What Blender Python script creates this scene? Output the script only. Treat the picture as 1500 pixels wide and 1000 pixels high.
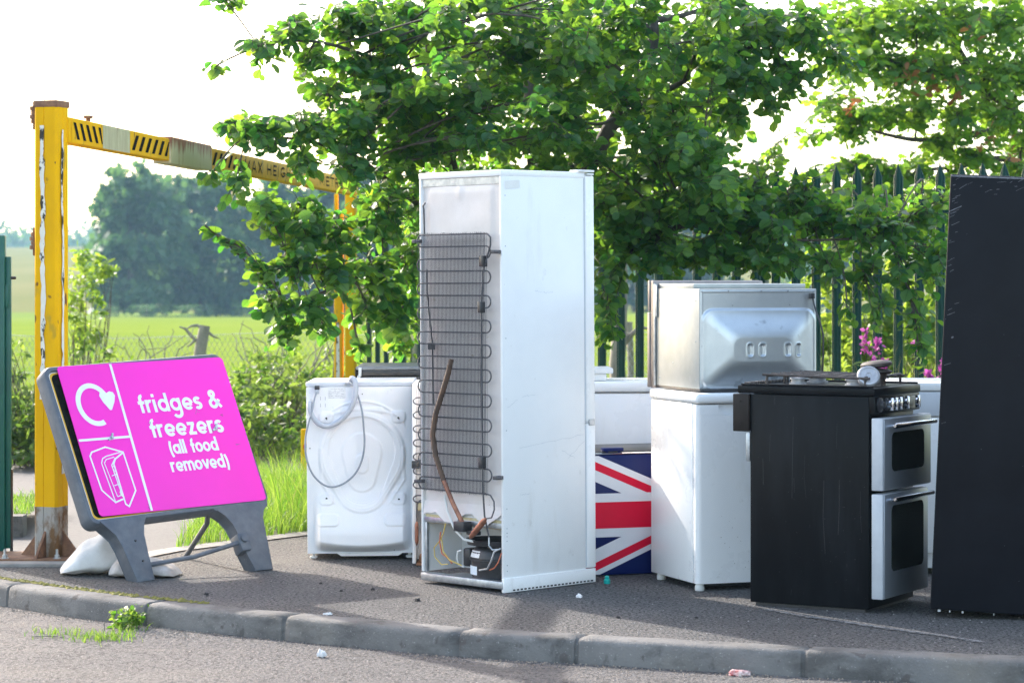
import bpy, bmesh, math, random
import numpy as np
from mathutils import Vector, Matrix

for o in list(bpy.data.objects):
    bpy.data.objects.remove(o)
SC = bpy.context.scene
COL = SC.collection
R = math.radians

# ------------------------------------------------------------------ camera, sky, sun, exposure
F, H = 3750.0, 1.375                     # focal length in photo pixels, eye height
cam_d = bpy.data.cameras.new('camera')
cam = bpy.data.objects.new('camera', cam_d)
COL.objects.link(cam)
cam.location = (0, 0, H)
cam.rotation_euler = (R(90), 0, 0)
cam_d.sensor_width = 36
cam_d.lens = 36 * F / 1500
cam_d.shift_y = -96 / 1500
cam_d.clip_start, cam_d.clip_end = 0.1, 12000
cam_d.dof.use_dof = True
cam_d.dof.focus_distance = 11.9
cam_d.dof.aperture_fstop = 5.2
SC.camera = cam

SUN_AZ, SUN_EL = R(-37), R(30)           # azimuth clockwise from +Y
world = bpy.data.worlds.new('World')
SC.world = world
world.use_nodes = True
wn = world.node_tree.nodes
sky = wn.new('ShaderNodeTexSky')
sky.sky_type = 'NISHITA'
sky.sun_disc = False
sky.sun_elevation = SUN_EL
sky.sun_rotation = SUN_AZ
sky.air_density, sky.dust_density, sky.ozone_density = 1.0, 2.0, 1.0
bg = wn['Background']
bg.inputs['Strength'].default_value = 0.15
wb = wn.new('ShaderNodeMix')                 # the camera's white balance: a little warmer than neutral
wb.data_type = 'RGBA'
wb.blend_type = 'MULTIPLY'
wb.inputs[0].default_value = 1
wb.inputs[7].default_value = (1.12, 1.0, 0.87, 1)
world.node_tree.links.new(sky.outputs[0], wb.inputs[6])
world.node_tree.links.new(wb.outputs[2], bg.inputs['Color'])
sun_d = bpy.data.lights.new('sun', 'SUN')
sun_d.energy = 2.0
sun_d.angle = R(0.6)
sun_d.color = (1.0, 0.94, 0.86)
sun = bpy.data.objects.new('sun', sun_d)
COL.objects.link(sun)
to_sun = Vector((math.sin(SUN_AZ) * math.cos(SUN_EL), math.cos(SUN_AZ) * math.cos(SUN_EL), math.sin(SUN_EL)))
sun.rotation_euler = to_sun.to_track_quat('Z', 'Y').to_euler()
sun.location = (-20, 25, 30)
SC.view_settings.view_transform = 'Standard'
SC.view_settings.look = 'None'
SC.view_settings.exposure = 2.22
SC.view_settings.gamma = 1
SC.cycles.use_denoising = True
SC.cycles.denoising_prefilter = 'NONE'
SC.cycles.max_bounces = 8
SC.cycles.transparent_max_bounces = 8
SC.cycles.volume_bounces = 0
SC.cycles.sample_clamp_indirect = 6


# ------------------------------------------------------------------ helpers
def at(px, py, D):
    """photo pixel at distance D -> point in the place"""
    return Vector(((px - 750) * D / F, D, H - (py - 404) * D / F))


def mat(name, c1, c2=None, rough=0.5, metal=0.0, nscale=8.0, ndetail=6.0, lo=0.35, hi=0.65, bump=0.0, bscale=200.0,
        stretch=(1, 1, 1), spec=0.5, coat=0.0, specks=None, rvar=0.0, trans=None, patch=()):
    """Principled surface with two-tone noise, fine bump and optional specks (colour, scale, amount)"""
    m = bpy.data.materials.new(name)
    m.use_nodes = True
    nt = m.node_tree
    N, L = nt.nodes, nt.links
    p = N['Principled BSDF']
    p.inputs['Roughness'].default_value = rough
    p.inputs['Metallic'].default_value = metal
    p.inputs['Specular IOR Level'].default_value = spec
    p.inputs['Coat Weight'].default_value = coat
    p.inputs['Coat Roughness'].default_value = 0.12
    tc = N.new('ShaderNodeTexCoord')
    mp = N.new('ShaderNodeMapping')
    mp.inputs['Scale'].default_value = stretch
    L.new(tc.outputs['Object'], mp.inputs[0])
    col = None
    if c2 is not None:
        n = N.new('ShaderNodeTexNoise')
        n.inputs['Scale'].default_value = nscale
        n.inputs['Detail'].default_value = ndetail
        n.inputs['Roughness'].default_value = 0.65
        L.new(mp.outputs[0], n.inputs['Vector'])
        r = N.new('ShaderNodeMapRange')
        r.inputs[1].default_value, r.inputs[2].default_value = lo, hi
        L.new(n.outputs[0], r.inputs[0])
        mx = N.new('ShaderNodeMix')
        mx.data_type = 'RGBA'
        mx.inputs[6].default_value = (*c1, 1)
        mx.inputs[7].default_value = (*c2, 1)
        L.new(r.outputs[0], mx.inputs[0])
        col = mx.outputs[2]
        if rvar:
            r2 = N.new('ShaderNodeMapRange')
            r2.inputs[3].default_value, r2.inputs[4].default_value = rough - rvar, rough + rvar
            L.new(n.outputs[0], r2.inputs[0])
            L.new(r2.outputs[0], p.inputs['Roughness'])
    else:
        p.inputs['Base Color'].default_value = (*c1, 1)
    if specks:
        for sc, ss, amt in specks:
            v = N.new('ShaderNodeTexNoise')
            v.inputs['Scale'].default_value = ss
            v.inputs['Detail'].default_value = 3
            L.new(mp.outputs[0], v.inputs['Vector'])
            r = N.new('ShaderNodeMapRange')
            r.inputs[1].default_value, r.inputs[2].default_value = amt, amt + 0.04
            L.new(v.outputs[0], r.inputs[0])
            mx = N.new('ShaderNodeMix')
            mx.data_type = 'RGBA'
            if col is not None:
                L.new(col, mx.inputs[6])
            else:
                mx.inputs[6].default_value = (*c1, 1)
            mx.inputs[7].default_value = (*sc, 1)
            L.new(r.outputs[0], mx.inputs[0])
            col = mx.outputs[2]
    for (pc, ps, plo, phi, amt, pst) in patch:                        # stains: colour, scale, threshold range, strength, stretch
        m2 = N.new('ShaderNodeMapping')
        m2.inputs['Scale'].default_value = pst
        m2.inputs['Location'].default_value = (ps * 1.7, ps * .3, 0.4)
        L.new(tc.outputs['Object'], m2.inputs[0])
        v = N.new('ShaderNodeTexNoise')
        v.inputs['Scale'].default_value = ps
        v.inputs['Detail'].default_value = 7
        v.inputs['Roughness'].default_value = .6
        L.new(m2.outputs[0], v.inputs['Vector'])
        r = N.new('ShaderNodeMapRange')
        r.inputs[1].default_value, r.inputs[2].default_value, r.inputs[4].default_value = plo, phi, amt
        L.new(v.outputs[0], r.inputs[0])
        mx = N.new('ShaderNodeMix')
        mx.data_type = 'RGBA'
        if col is not None:
            L.new(col, mx.inputs[6])
        else:
            mx.inputs[6].default_value = (*c1, 1)
        mx.inputs[7].default_value = (*pc, 1)
        L.new(r.outputs[0], mx.inputs[0])
        col = mx.outputs[2]
    if col is not None:
        L.new(col, p.inputs['Base Color'])
    if bump:
        b = N.new('ShaderNodeTexNoise')
        b.inputs['Scale'].default_value = bscale
        b.inputs['Detail'].default_value = 4
        L.new(tc.outputs['Object'], b.inputs['Vector'])
        bn = N.new('ShaderNodeBump')
        bn.inputs['Strength'].default_value = 1.0
        bn.inputs['Distance'].default_value = bump
        L.new(b.outputs[0], bn.inputs['Height'])
        L.new(bn.outputs[0], p.inputs['Normal'])
    if trans:
        t = N.new('ShaderNodeBsdfTranslucent')
        t.inputs['Color'].default_value = (*trans[0], 1)
        ms = N.new('ShaderNodeMixShader')
        ms.inputs[0].default_value = trans[1]
        L.new(p.outputs[0], ms.inputs[1])
        L.new(t.outputs[0], ms.inputs[2])
        L.new(ms.outputs[0], N['Material Output'].inputs[0])
    return m


def leaf_mat(name, dark, light, tdark, tlight, mixf=0.42, rough=0.38, spec=0.5, veins=False):
    """leaf: colour differs from leaf to leaf (point attribute), light shines through"""
    m = bpy.data.materials.new(name)
    m.use_nodes = True
    N, L = m.node_tree.nodes, m.node_tree.links
    p = N['Principled BSDF']
    p.inputs['Roughness'].default_value = rough
    p.inputs['Specular IOR Level'].default_value = spec
    a = N.new('ShaderNodeAttribute')
    a.attribute_name = 'tint'

    def mixc(c1, c2):
        x = N.new('ShaderNodeMix')
        x.data_type = 'RGBA'
        x.inputs[6].default_value = (*c1, 1)
        x.inputs[7].default_value = (*c2, 1)
        L.new(a.outputs['Fac'], x.inputs[0])
        return x.outputs[2]
    vein = None
    if veins:                                                       # midrib and side veins, from the leaf's own coordinates
        at_ = N.new('ShaderNodeAttribute')
        at_.attribute_name = 'lc'
        sx_ = N.new('ShaderNodeSeparateXYZ')
        L.new(at_.outputs['Vector'], sx_.inputs[0])

        def mth(op, a, b=None):
            q = N.new('ShaderNodeMath')
            q.operation = op
            for i, x in enumerate((a, b)):
                if x is None:
                    continue
                if isinstance(x, (int, float)):
                    q.inputs[i].default_value = x
                else:
                    L.new(x, q.inputs[i])
            return q.outputs[0]
        au = mth('ABSOLUTE', sx_.outputs[0])
        ph = mth('MULTIPLY', mth('SUBTRACT', sx_.outputs[1], mth('MULTIPLY', au, .55)), 44.0)
        w1 = mth('POWER', mth('ADD', mth('MULTIPLY', mth('COSINE', ph), .5), .5), 4.0)
        mid = mth('LESS_THAN', au, .03)
        vein = mth('MAXIMUM', mth('MULTIPLY', w1, .55), mid)
        bp = N.new('ShaderNodeBump')
        bp.inputs['Strength'].default_value = .6
        bp.inputs['Distance'].default_value = .004
        bp.invert = True
        L.new(vein, bp.inputs['Height'])
        L.new(bp.outputs[0], p.inputs['Normal'])

    def veined(c):
        if vein is None:
            return c
        x = N.new('ShaderNodeMix')
        x.data_type = 'RGBA'
        x.blend_type = 'MULTIPLY'
        L.new(vein, x.inputs[0])
        L.new(c, x.inputs[6])
        x.inputs[7].default_value = (.58, .66, .55, 1)
        return x.outputs[2]
    L.new(veined(mixc(dark, light)), p.inputs['Base Color'])
    t = N.new('ShaderNodeBsdfTranslucent')
    L.new(veined(mixc(tdark, tlight)), t.inputs['Color'])
    ms = N.new('ShaderNodeMixShader')
    ms.inputs[0].default_value = mixf
    L.new(p.outputs[0], ms.inputs[1])
    L.new(t.outputs[0], ms.inputs[2])
    L.new(ms.outputs[0], N['Material Output'].inputs[0])
    return m


class MB:
    """collects shapes into one mesh"""
    def __init__(self):
        self.bm = bmesh.new()

    def box(self, x0, x1, y0, y1, z0, z1, bev=0.0, seg=2, M=None, edges=None):
        r = bmesh.ops.create_cube(self.bm, size=1.0)
        vs = r['verts']
        for v in vs:
            v.co = Vector(((x0 + x1) / 2 + v.co.x * (x1 - x0), (y0 + y1) / 2 + v.co.y * (y1 - y0), (z0 + z1) / 2 + v.co.z * (z1 - z0)))
        if bev:
            es = set()
            for v in vs:
                for e in v.link_edges:
                    if edges is None or edges(e):
                        es.add(e)
            g = bmesh.ops.bevel(self.bm, geom=list(es), offset=bev, segments=seg, profile=0.5, affect='EDGES')
            vs = list({v for f in g['faces'] for v in f.verts} | {v for v in vs if v.is_valid})
        if M is not None:
            # every vertex of this island
            seen, stack = set(), [v for v in vs if v.is_valid]
            while stack:
                v = stack.pop()
                if v in seen:
                    continue
                seen.add(v)
                stack += [e.other_vert(v) for e in v.link_edges]
            for v in seen:
                v.co = M @ v.co
        return self

    def raw(self, verts, faces):
        bv = [self.bm.verts.new(v) for v in verts]
        for f in faces:
            try:
                self.bm.faces.new([bv[i] for i in f])
            except ValueError:
                pass
        return self

    def tube(self, path, r, n=8, caps=True):
        path = [Vector(p) for p in path]
        k = len(path)
        rs = r if isinstance(r, (list, tuple)) else [r] * k
        t0 = (path[1] - path[0]).normalized()
        up = Vector((0, 0, 1)) if abs(t0.z) < 0.9 else Vector((1, 0, 0))
        a = t0.cross(up).normalized()
        rings = []
        for i, p in enumerate(path):
            t = ((path[i + 1] if i + 1 < k else p) - (path[i - 1] if i else p)).normalized()
            a = (a - t * a.dot(t))
            a = a.normalized() if a.length > 1e-6 else t.orthogonal().normalized()
            b = t.cross(a)
            rings.append([self.bm.verts.new(p + (a * math.cos(2 * math.pi * j / n) + b * math.sin(2 * math.pi * j / n)) * rs[i]) for j in range(n)])
        for i in range(k - 1):
            for j in range(n):
                self.bm.faces.new((rings[i][j], rings[i][(j + 1) % n], rings[i + 1][(j + 1) % n], rings[i + 1][j]))
        if caps and n > 2:
            self.bm.faces.new(rings[0][::-1])
            self.bm.faces.new(rings[-1])
        return self

    def prism(self, poly, y0, y1, M=None):
        """polygon in x,z extruded along y"""
        n = len(poly)
        vs = [Vector((x, y0, z)) for x, z in poly] + [Vector((x, y1, z)) for x, z in poly]
        if M is not None:
            vs = [M @ v for v in vs]
        fs = [tuple(range(n)), tuple(range(2 * n - 1, n - 1, -1))] + [(i, i + n, (i + 1) % n + n, (i + 1) % n) for i in range(n)]
        return self.raw(vs, fs)

    def lathe(self, prof, M=None, n=24):
        rings = []
        for r, z in prof:
            ring = []
            for j in range(n):
                c = Vector((r * math.cos(2 * math.pi * j / n), r * math.sin(2 * math.pi * j / n), z))
                ring.append(self.bm.verts.new(M @ c if M is not None else c))
            rings.append(ring)
        for i in range(len(rings) - 1):
            for j in range(n):
                self.bm.faces.new((rings[i][j], rings[i][(j + 1) % n], rings[i + 1][(j + 1) % n], rings[i + 1][j]))
        self.bm.faces.new(rings[0][::-1])
        self.bm.faces.new(rings[-1])
        return self

    def build(self, name, m, parent=None, smooth=35):
        bmesh.ops.recalc_face_normals(self.bm, faces=self.bm.faces[:])
        me = bpy.data.meshes.new(name)
        self.bm.to_mesh(me)
        self.bm.free()
        return link(name, me, m, parent, smooth)


def link(name, me, m, parent=None, smooth=35):
    if smooth:
        me.shade_smooth()
        me.set_sharp_from_angle(angle=R(smooth))
    me.materials.append(m)
    o = bpy.data.objects.new(name, me)
    COL.objects.link(o)
    if parent is not None:
        o.parent = parent
    return o


def tag(o, label=None, cat=None, group=None, kind=None):
    if label:
        o['label'] = label
    if cat:
        o['category'] = cat
    if group:
        o['group'] = group
    if kind:
        o['kind'] = kind
    return o


def thing(name, label, cat, loc=(0, 0, 0), yaw=0.0, roll=0.0, pitch=0.0, group=None):
    o = bpy.data.objects.new(name, None)
    o.empty_display_size = 0.1
    COL.objects.link(o)
    o.location = loc
    o.rotation_euler = (Matrix.Rotation(R(roll), 3, 'Y') @ Matrix.Rotation(R(pitch), 3, 'X') @ Matrix.Rotation(R(yaw), 3, 'Z')).to_euler()
    return tag(o, label, cat, group)


def np_mesh(name, V, Fq, m, parent=None, tint=None, smooth=0, lc=None):
    """fast mesh from arrays: V (n,3), Fq (k,4) or (k,3)"""
    me = bpy.data.meshes.new(name)
    V = np.asarray(V, dtype=np.float32)
    Fq = np.asarray(Fq, dtype=np.int32)
    k, w = Fq.shape
    me.vertices.add(len(V))
    me.vertices.foreach_set('co', V.ravel())
    me.loops.add(k * w)
    me.loops.foreach_set('vertex_index', Fq.ravel())
    me.polygons.add(k)
    me.polygons.foreach_set('loop_start', np.arange(0, k * w, w, dtype=np.int32))
    me.update(calc_edges=True)
    me.validate()
    if tint is not None:
        at_ = me.attributes.new('tint', 'FLOAT', 'POINT')
        at_.data.foreach_set('value', np.asarray(tint, dtype=np.float32))
    if lc is not None:
        at_ = me.attributes.new('lc', 'FLOAT_VECTOR', 'POINT')
        at_.data.foreach_set('vector', np.asarray(lc, dtype=np.float32).ravel())
    if smooth:
        me.shade_smooth()
        if smooth < 180:
            me.set_sharp_from_angle(angle=R(smooth))
    me.materials.append(m)
    o = bpy.data.objects.new(name, me)
    COL.objects.link(o)
    if parent is not None:
        o.parent = parent
    return o


def height_panel(name, x0, x1, z0, z1, nx, nz, fn, m, parent, y=0.0):
    """pressed sheet metal: a grid in x,z whose y follows fn(x,z)"""
    X, Z = np.meshgrid(np.linspace(x0, x1, nx), np.linspace(z0, z1, nz))
    Y = y - fn(X, Z)
    V = np.stack([X, Y, Z], -1).reshape(-1, 3)
    i = np.arange(nx * nz).reshape(nz, nx)
    Q = np.stack([i[:-1, :-1], i[:-1, 1:], i[1:, 1:], i[1:, :-1]], -1).reshape(-1, 4)
    return np_mesh(name, V, Q, m, parent, smooth=180)


def sstep(a, b, x):
    t = np.clip((x - a) / (b - a), 0, 1)
    return t * t * (3 - 2 * t)


def sd_rbox(X, Z, cx, cz, hx, hz, r):
    qx, qz = np.abs(X - cx) - hx + r, np.abs(Z - cz) - hz + r
    return np.hypot(np.maximum(qx, 0), np.maximum(qz, 0)) + np.minimum(np.maximum(qx, qz), 0) - r


def sd_egg(X, Z, cx, z1, r1, z2, r2):
    """uneven capsule: circle r1 at z1 (top) and r2 at z2 (bottom)"""
    h = z1 - z2
    px, pz = np.abs(X - cx), z1 - Z
    b = (r1 - r2) / h
    a = math.sqrt(1 - b * b)
    k = -b * px + a * pz
    k2 = px * (-b) + pz * a
    t = px * 0
    d1 = np.hypot(px, pz) - r1
    d2 = np.hypot(px, pz - h) - r2
    d3 = px * a + pz * b - r1
    return np.where(k2 < 0, d1, np.where(k2 > a * h, d2, d3))


def arc(cx, cy, r, a0, a1, n=14, ry=None):
    ry = r if ry is None else ry
    return [(cx + r * math.cos(R(a0 + (a1 - a0) * i / n)), cy + ry * math.sin(R(a0 + (a1 - a0) * i / n))) for i in range(n + 1)]


# geometric sans glyphs as centre lines; x height 1, stroke T
T = 0.24
c_, r_ = 0.5, 0.5 - T / 2


def glyphs():
    hT = T / 2
    O = arc(c_, 0.5, r_, 0, 360, 28)
    g = {}
    g['o'] = (1.06, [O])
    g['d'] = (1.1, [O, [(c_ + r_, 0), (c_ + r_, 1.45)]])
    g['a'] = (1.1, [O, [(c_ + r_, 0), (c_ + r_, 1.0)]])
    g['g'] = (1.1, [O, [(c_ + r_, 1.0), (c_ + r_, -0.1)] + arc(c_, -0.1, r_, 0, -150, 10, 0.36)[1:]])
    g['e'] = (1.04, [arc(c_, 0.5, r_, 4, 318, 24), [(0.16, 0.46), (0.9, 0.46)]])
    g['f'] = (0.62, [[(0.28, 0), (0.28, 1.1)] + arc(0.52, 1.10, 0.24, 180, 85, 8)[1:], [(0.0, 0.80), (0.60, 0.80)]])
    g['r'] = (0.66, [[(hT, 0), (hT, 1.0)], arc(0.45, 0.55, 0.33, 180, 68, 8)])
    g['i'] = (0.36, [[(hT, 0), (hT, 1.0)], [(hT, 1.18), (hT, 1.42)]])
    g['l'] = (0.36, [[(hT, 0), (hT, 1.45)]])
    g['s'] = (0.80, [arc(0.38, 0.70, 0.235, 25, 270, 12, 0.185) + arc(0.38, 0.305, 0.25, 90, -150, 12, 0.195)[1:]])
    g['z'] = (0.86, [[(0.06, 0.88), (0.74, 0.88)], [(0.64, 0.9), (0.18, 0.1)], [(0.04, 0.12), (0.78, 0.12)]])
    g['m'] = (1.5, [[(hT, 0), (hT, 1.0)], arc(0.42, 0.6, 0.3, 180, 0, 10) + [(0.72, 0)], arc(1.02, 0.6, 0.3, 180, 0, 10) + [(1.32, 0)]])
    g['v'] = (0.96, [[(0.1, 1.0), (0.47, 0.06)], [(0.84, 1.0), (0.47, 0.06)]])
    g['('] = (0.46, [arc(0.95, 0.52, 0.8, 142, 218, 10, 1.32)])
    g[')'] = (0.46, [arc(-0.5, 0.52, 0.8, 38, -38, 10, 1.32)])
    g['&'] = (1.3, [[(1.15, 0.04), (0.36, 1.02)] + arc(0.52, 1.12, 0.21, 205, -40, 12) + [(0.28, 0.58)] + arc(0.46, 0.38, 0.30, 145, 325, 12) + [(1.06, 0.66)]])
    g[' '] = (0.5, [])
    # capitals, cap height 1.4, narrow
    w, h = 0.66, 1.4
    g['M'] = (1.05, [[(hT, 0), (hT, h)], [(hT, h - .1), (0.46, 0.35)], [(0.46, 0.35), (0.8, h - .1)], [(0.8, 0), (0.8, h)]])
    g['A'] = (0.95, [[(0.08, 0), (0.42, h)], [(0.42, h), (0.76, 0)], [(0.22, 0.42), (0.62, 0.42)]])
    g['X'] = (0.9, [[(0.08, 0), (0.72, h)], [(0.72, 0), (0.08, h)]])
    g['H'] = (0.95, [[(hT, 0), (hT, h)], [(0.68, 0), (0.68, h)], [(hT, 0.7), (0.68, 0.7)]])
    g['E'] = (0.8, [[(hT, 0), (hT, h)], [(hT, hT), (w, hT)], [(hT, h / 2), (w * .9, h / 2)], [(hT, h - hT), (w, h - hT)]])
    g['I'] = (0.42, [[(hT, 0), (hT, h)]])
    g['G'] = (1.0, [arc(0.5, h / 2, 0.36, 50, 345, 16, h / 2 - hT), [(0.5, 0.6), (0.9, 0.6)], [(0.82, 0.6), (0.82, 0.1)]])
    g['T'] = (0.8, [[(0.36, 0), (0.36, h)], [(0.0, h - hT), (0.72, h - hT)]])
    g['R'] = (0.9, [[(hT, 0), (hT, h)], [(hT, h - hT), (0.42, h - hT)] + arc(0.42, 0.98, 0.25, 90, -90, 8, 0.3)[1:] + [(hT, 0.68)], [(0.4, 0.68), (0.74, 0)]])
    g['S'] = (0.85, [arc(0.38, 1.02, 0.26, 30, 270, 12, 0.26) + arc(0.38, 0.4, 0.28, 90, -150, 12, 0.29)[1:]])
    return g


GL = glyphs()


def ribbon(mb, pts, w, fn, z, closed=False):
    """flat strip of width w along 2-D points; fn(x, y, z) -> 3-D"""
    P = [Vector(p) for p in pts]
    n = len(P)
    A, B = [], []
    for i, p in enumerate(P):
        d1 = (P[i] - P[i - 1]) if i else (P[1] - P[0])
        d2 = (P[i + 1] - P[i]) if i + 1 < n else (P[-1] - P[-2])
        if d1.length < 1e-9:
            d1 = d2
        if d2.length < 1e-9:
            d2 = d1
        d1.normalize(); d2.normalize()
        t = (d1 + d2)
        t = t.normalized() if t.length > 1e-6 else d1
        nrm = Vector((-t.y, t.x))
        s = 1 / max(0.5, abs(nrm.dot(Vector((-d1.y, d1.x)))))
        A.append(p + nrm * w / 2 * s)
        B.append(p - nrm * w / 2 * s)
    vs = [fn(a.x, a.y, z) for a in A] + [fn(b.x, b.y, z) for b in B]
    mb.raw(vs, [(i, i + 1, n + i + 1, n + i) for i in range(n - 1)])


def text_width(s, track=0.06):
    return sum(GL[c][0] + track for c in s)


def text(mb, s, x, y, size, fn, z, weight=T, width=1.0):
    k = 0
    for ch in s:
        adv, strokes = GL[ch]
        for st in strokes:
            # ribbons overlap where strokes meet: each lies a hair above the last
            ribbon(mb, [(x + px * size * width, y + py * size) for px, py in st], weight * size, fn, z + (k % 4) * 0.00025)
            k += 1
        x += (adv + 0.06) * size * width


# ------------------------------------------------------------------ materials
M = {}
M['enamel'] = mat('white_enamel', (0.82, 0.83, 0.84), (0.76, 0.77, 0.785), rough=0.32, nscale=3, lo=0.45, hi=0.8, rvar=0.08, specks=[((0.45, 0.43, 0.40), 38, 0.77)], bump=0.0004, bscale=6,
                  patch=[((0.60, 0.58, 0.54), 5, .60, .78, .45, (1.4, 1.4, .3)), ((0.48, 0.46, 0.43), 14, .66, .74, .35, (1, 1, 1))])
M['enamel_clean'] = mat('white_enamel_clean', (0.86, 0.865, 0.87), (0.80, 0.81, 0.82), rough=0.28, nscale=2.5, lo=0.4, hi=0.8, rvar=0.06,
                        patch=[((0.62, 0.60, 0.56), 6, .62, .80, .4, (1.3, 1.3, .35)), ((0.5, 0.48, 0.45), 18, .68, .74, .3, (1, 1, 1))])
M['off_white'] = mat('aged_white_sheet', (0.74, 0.70, 0.69), (0.63, 0.59, 0.57), rough=0.5, nscale=5, lo=0.35, hi=0.75, specks=[((0.48, 0.43, 0.36), 26, 0.72)], bump=0.0006, bscale=9)
M['wm_back'] = mat('pressed_white_back', (0.82, 0.84, 0.87), (0.77, 0.79, 0.83), rough=0.36, nscale=4, lo=0.4, hi=0.8, patch=[((0.58, 0.57, 0.54), 7, .62, .78, .35, (1.2, 1, .4)), ((0.50, 0.48, 0.45), 22, .68, .73, .35, (1, 1, 1))])
M['liner'] = mat('yellowed_foam', (0.70, 0.62, 0.40), (0.52, 0.42, 0.22), rough=0.8, nscale=22)
M['galv'] = mat('galvanised_steel', (0.50, 0.53, 0.56), (0.36, 0.39, 0.43), rough=0.42, metal=0.85, nscale=30, lo=0.4, hi=0.6)
M['wire'] = mat('black_coated_wire', (0.045, 0.045, 0.055), (0.09, 0.09, 0.10), rough=0.5, nscale=40)
M['black_plastic'] = mat('black_plastic', (0.018, 0.019, 0.022), (0.04, 0.04, 0.045), rough=0.4, nscale=20)
M['black_enamel'] = mat('black_enamel', (0.006, 0.0065, 0.008), (0.013, 0.014, 0.017), rough=0.36, nscale=9, lo=0.45, hi=0.75, stretch=(1, 1, 0.22), rvar=0.12, spec=0.12,
                        specks=[((0.03, 0.031, 0.035), 34, 0.72)])
M['navy_black'] = mat('dark_navy_lacquer', (0.005, 0.0055, 0.0085), (0.010, 0.011, 0.0155), rough=0.42, nscale=3, lo=0.35, hi=0.75, rvar=0.1, spec=0.12,
                      specks=[((0.05, 0.055, 0.065), 60, 0.78)])
M['scratch'] = mat('bare_scratch', (0.20, 0.21, 0.24), (0.09, 0.095, 0.11), rough=0.6, nscale=80)
M['copper'] = mat('copper_pipe', (0.42, 0.19, 0.12), (0.22, 0.10, 0.07), rough=0.42, metal=0.6, nscale=30)
M['tape'] = mat('black_foam_tape', (0.05, 0.035, 0.028), (0.12, 0.07, 0.045), rough=0.7, nscale=25)
M['paper'] = mat('paper_label', (0.76, 0.78, 0.78), (0.66, 0.68, 0.70), rough=0.6, nscale=60)
M['print'] = mat('grey_print', (0.42, 0.44, 0.48), rough=0.7)
M['bluelabel'] = mat('pale_blue_label', (0.62, 0.74, 0.84), (0.75, 0.80, 0.84), rough=0.5, nscale=90)
M['hose'] = mat('grey_hose', (0.46, 0.50, 0.56), (0.38, 0.42, 0.48), rough=0.45, nscale=14)
M['cord'] = mat('grey_cord', (0.30, 0.34, 0.39), (0.24, 0.28, 0.33), rough=0.5, nscale=14)
M['white_plastic'] = mat('white_plastic', (0.74, 0.75, 0.74), (0.66, 0.67, 0.66), rough=0.4, nscale=12)
M['yellow_wire'] = mat('yellow_wire', (0.62, 0.46, 0.12), rough=0.5)
M['red_wire'] = mat('red_wire', (0.5, 0.14, 0.07), rough=0.5)
M['rust'] = mat('rusty_iron', (0.17, 0.085, 0.055), (0.30, 0.16, 0.085), rough=0.85, nscale=26, bump=0.002, bscale=60)
M['flag_blue'] = mat('flag_blue', (0.004, 0.010, 0.085), (0.006, 0.014, 0.10), rough=0.3, nscale=6, spec=.15)
M['flag_red'] = mat('flag_red', (0.70, 0.004, 0.04), (0.64, 0.004, 0.035), spec=.2, rough=0.3, nscale=6)
M['flag_white'] = mat('flag_white', (0.74, 0.76, 0.80), (0.68, 0.70, 0.74), rough=0.3, nscale=6)
M['steel'] = mat('oven_steel', (0.60, 0.64, 0.67), (0.50, 0.54, 0.58), rough=0.40, metal=0.85, nscale=7, lo=0.35, hi=0.7, rvar=0.07, specks=[((0.36, 0.39, 0.42), 9, 0.66)])
M['steel_side'] = mat('zinc_sheet', (0.46, 0.48, 0.47), (0.39, 0.41, 0.40), rough=0.46, metal=0.5, nscale=10, specks=[((0.44, 0.46, 0.46), 14, 0.66)])
M['trim_brown'] = mat('bronze_trim', (0.30, 0.27, 0.26), (0.23, 0.205, 0.20), rough=0.4, metal=0.5, nscale=12)
M['silver'] = mat('silver_door', (0.42, 0.46, 0.52), (0.36, 0.40, 0.46), rough=0.38, metal=0.7, nscale=5)
M['silver_edge'] = mat('pale_silver_edge', (0.50, 0.53, 0.58), (0.43, 0.46, 0.51), rough=0.45, metal=0.15, nscale=12)
M['glass'] = mat('dark_oven_glass', (0.030, 0.035, 0.031), (0.012, 0.014, 0.013), rough=0.07, nscale=4, lo=.48, hi=.52, spec=0.6)  # grey-green reflection with darker areas painted into the glass colour
M['chrome'] = mat('chrome', (0.78, 0.80, 0.83), rough=0.14, metal=1.0)
M['cream'] = mat('cream_plastic', (0.55, 0.50, 0.38), rough=0.5)
M['alu'] = mat('burner_aluminium', (0.52, 0.53, 0.56), (0.36, 0.37, 0.40), rough=0.48, metal=0.5, nscale=30)
M['iron'] = mat('cast_iron', (0.035, 0.033, 0.034), (0.085, 0.065, 0.055), rough=0.6, nscale=30)
M['pale_grey'] = mat('pale_grey_sheet', (0.62, 0.65, 0.70), (0.55, 0.58, 0.63), rough=0.4, nscale=6)
M['sign_frame'] = mat('grey_recycled_plastic', (0.075, 0.090, 0.115), (0.115, 0.13, 0.155), rough=0.5, nscale=16, bump=0.0005, bscale=120, specks=[((0.2, 0.21, 0.22), 45, 0.72)])
M['pink'] = mat('magenta_sign_film', (0.93, 0.034, 0.53), (0.86, 0.040, 0.48), rough=0.42, nscale=2.2, lo=0.35, hi=0.75, rvar=0.1, spec=0.25, specks=[((0.42, 0.06, 0.28), 55, 0.775)])
M['white_film'] = mat('white_sign_film', (0.80, 0.84, 0.86), (0.72, 0.76, 0.79), rough=0.4, nscale=20)
M['yellow_film'] = mat('yellow_film', (0.72, 0.42, 0.02), rough=0.4)
M['black_film'] = mat('black_film', (0.008, 0.008, 0.008), (0.02, 0.02, 0.018), spec=0.03, rough=0.9, nscale=40)
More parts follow.
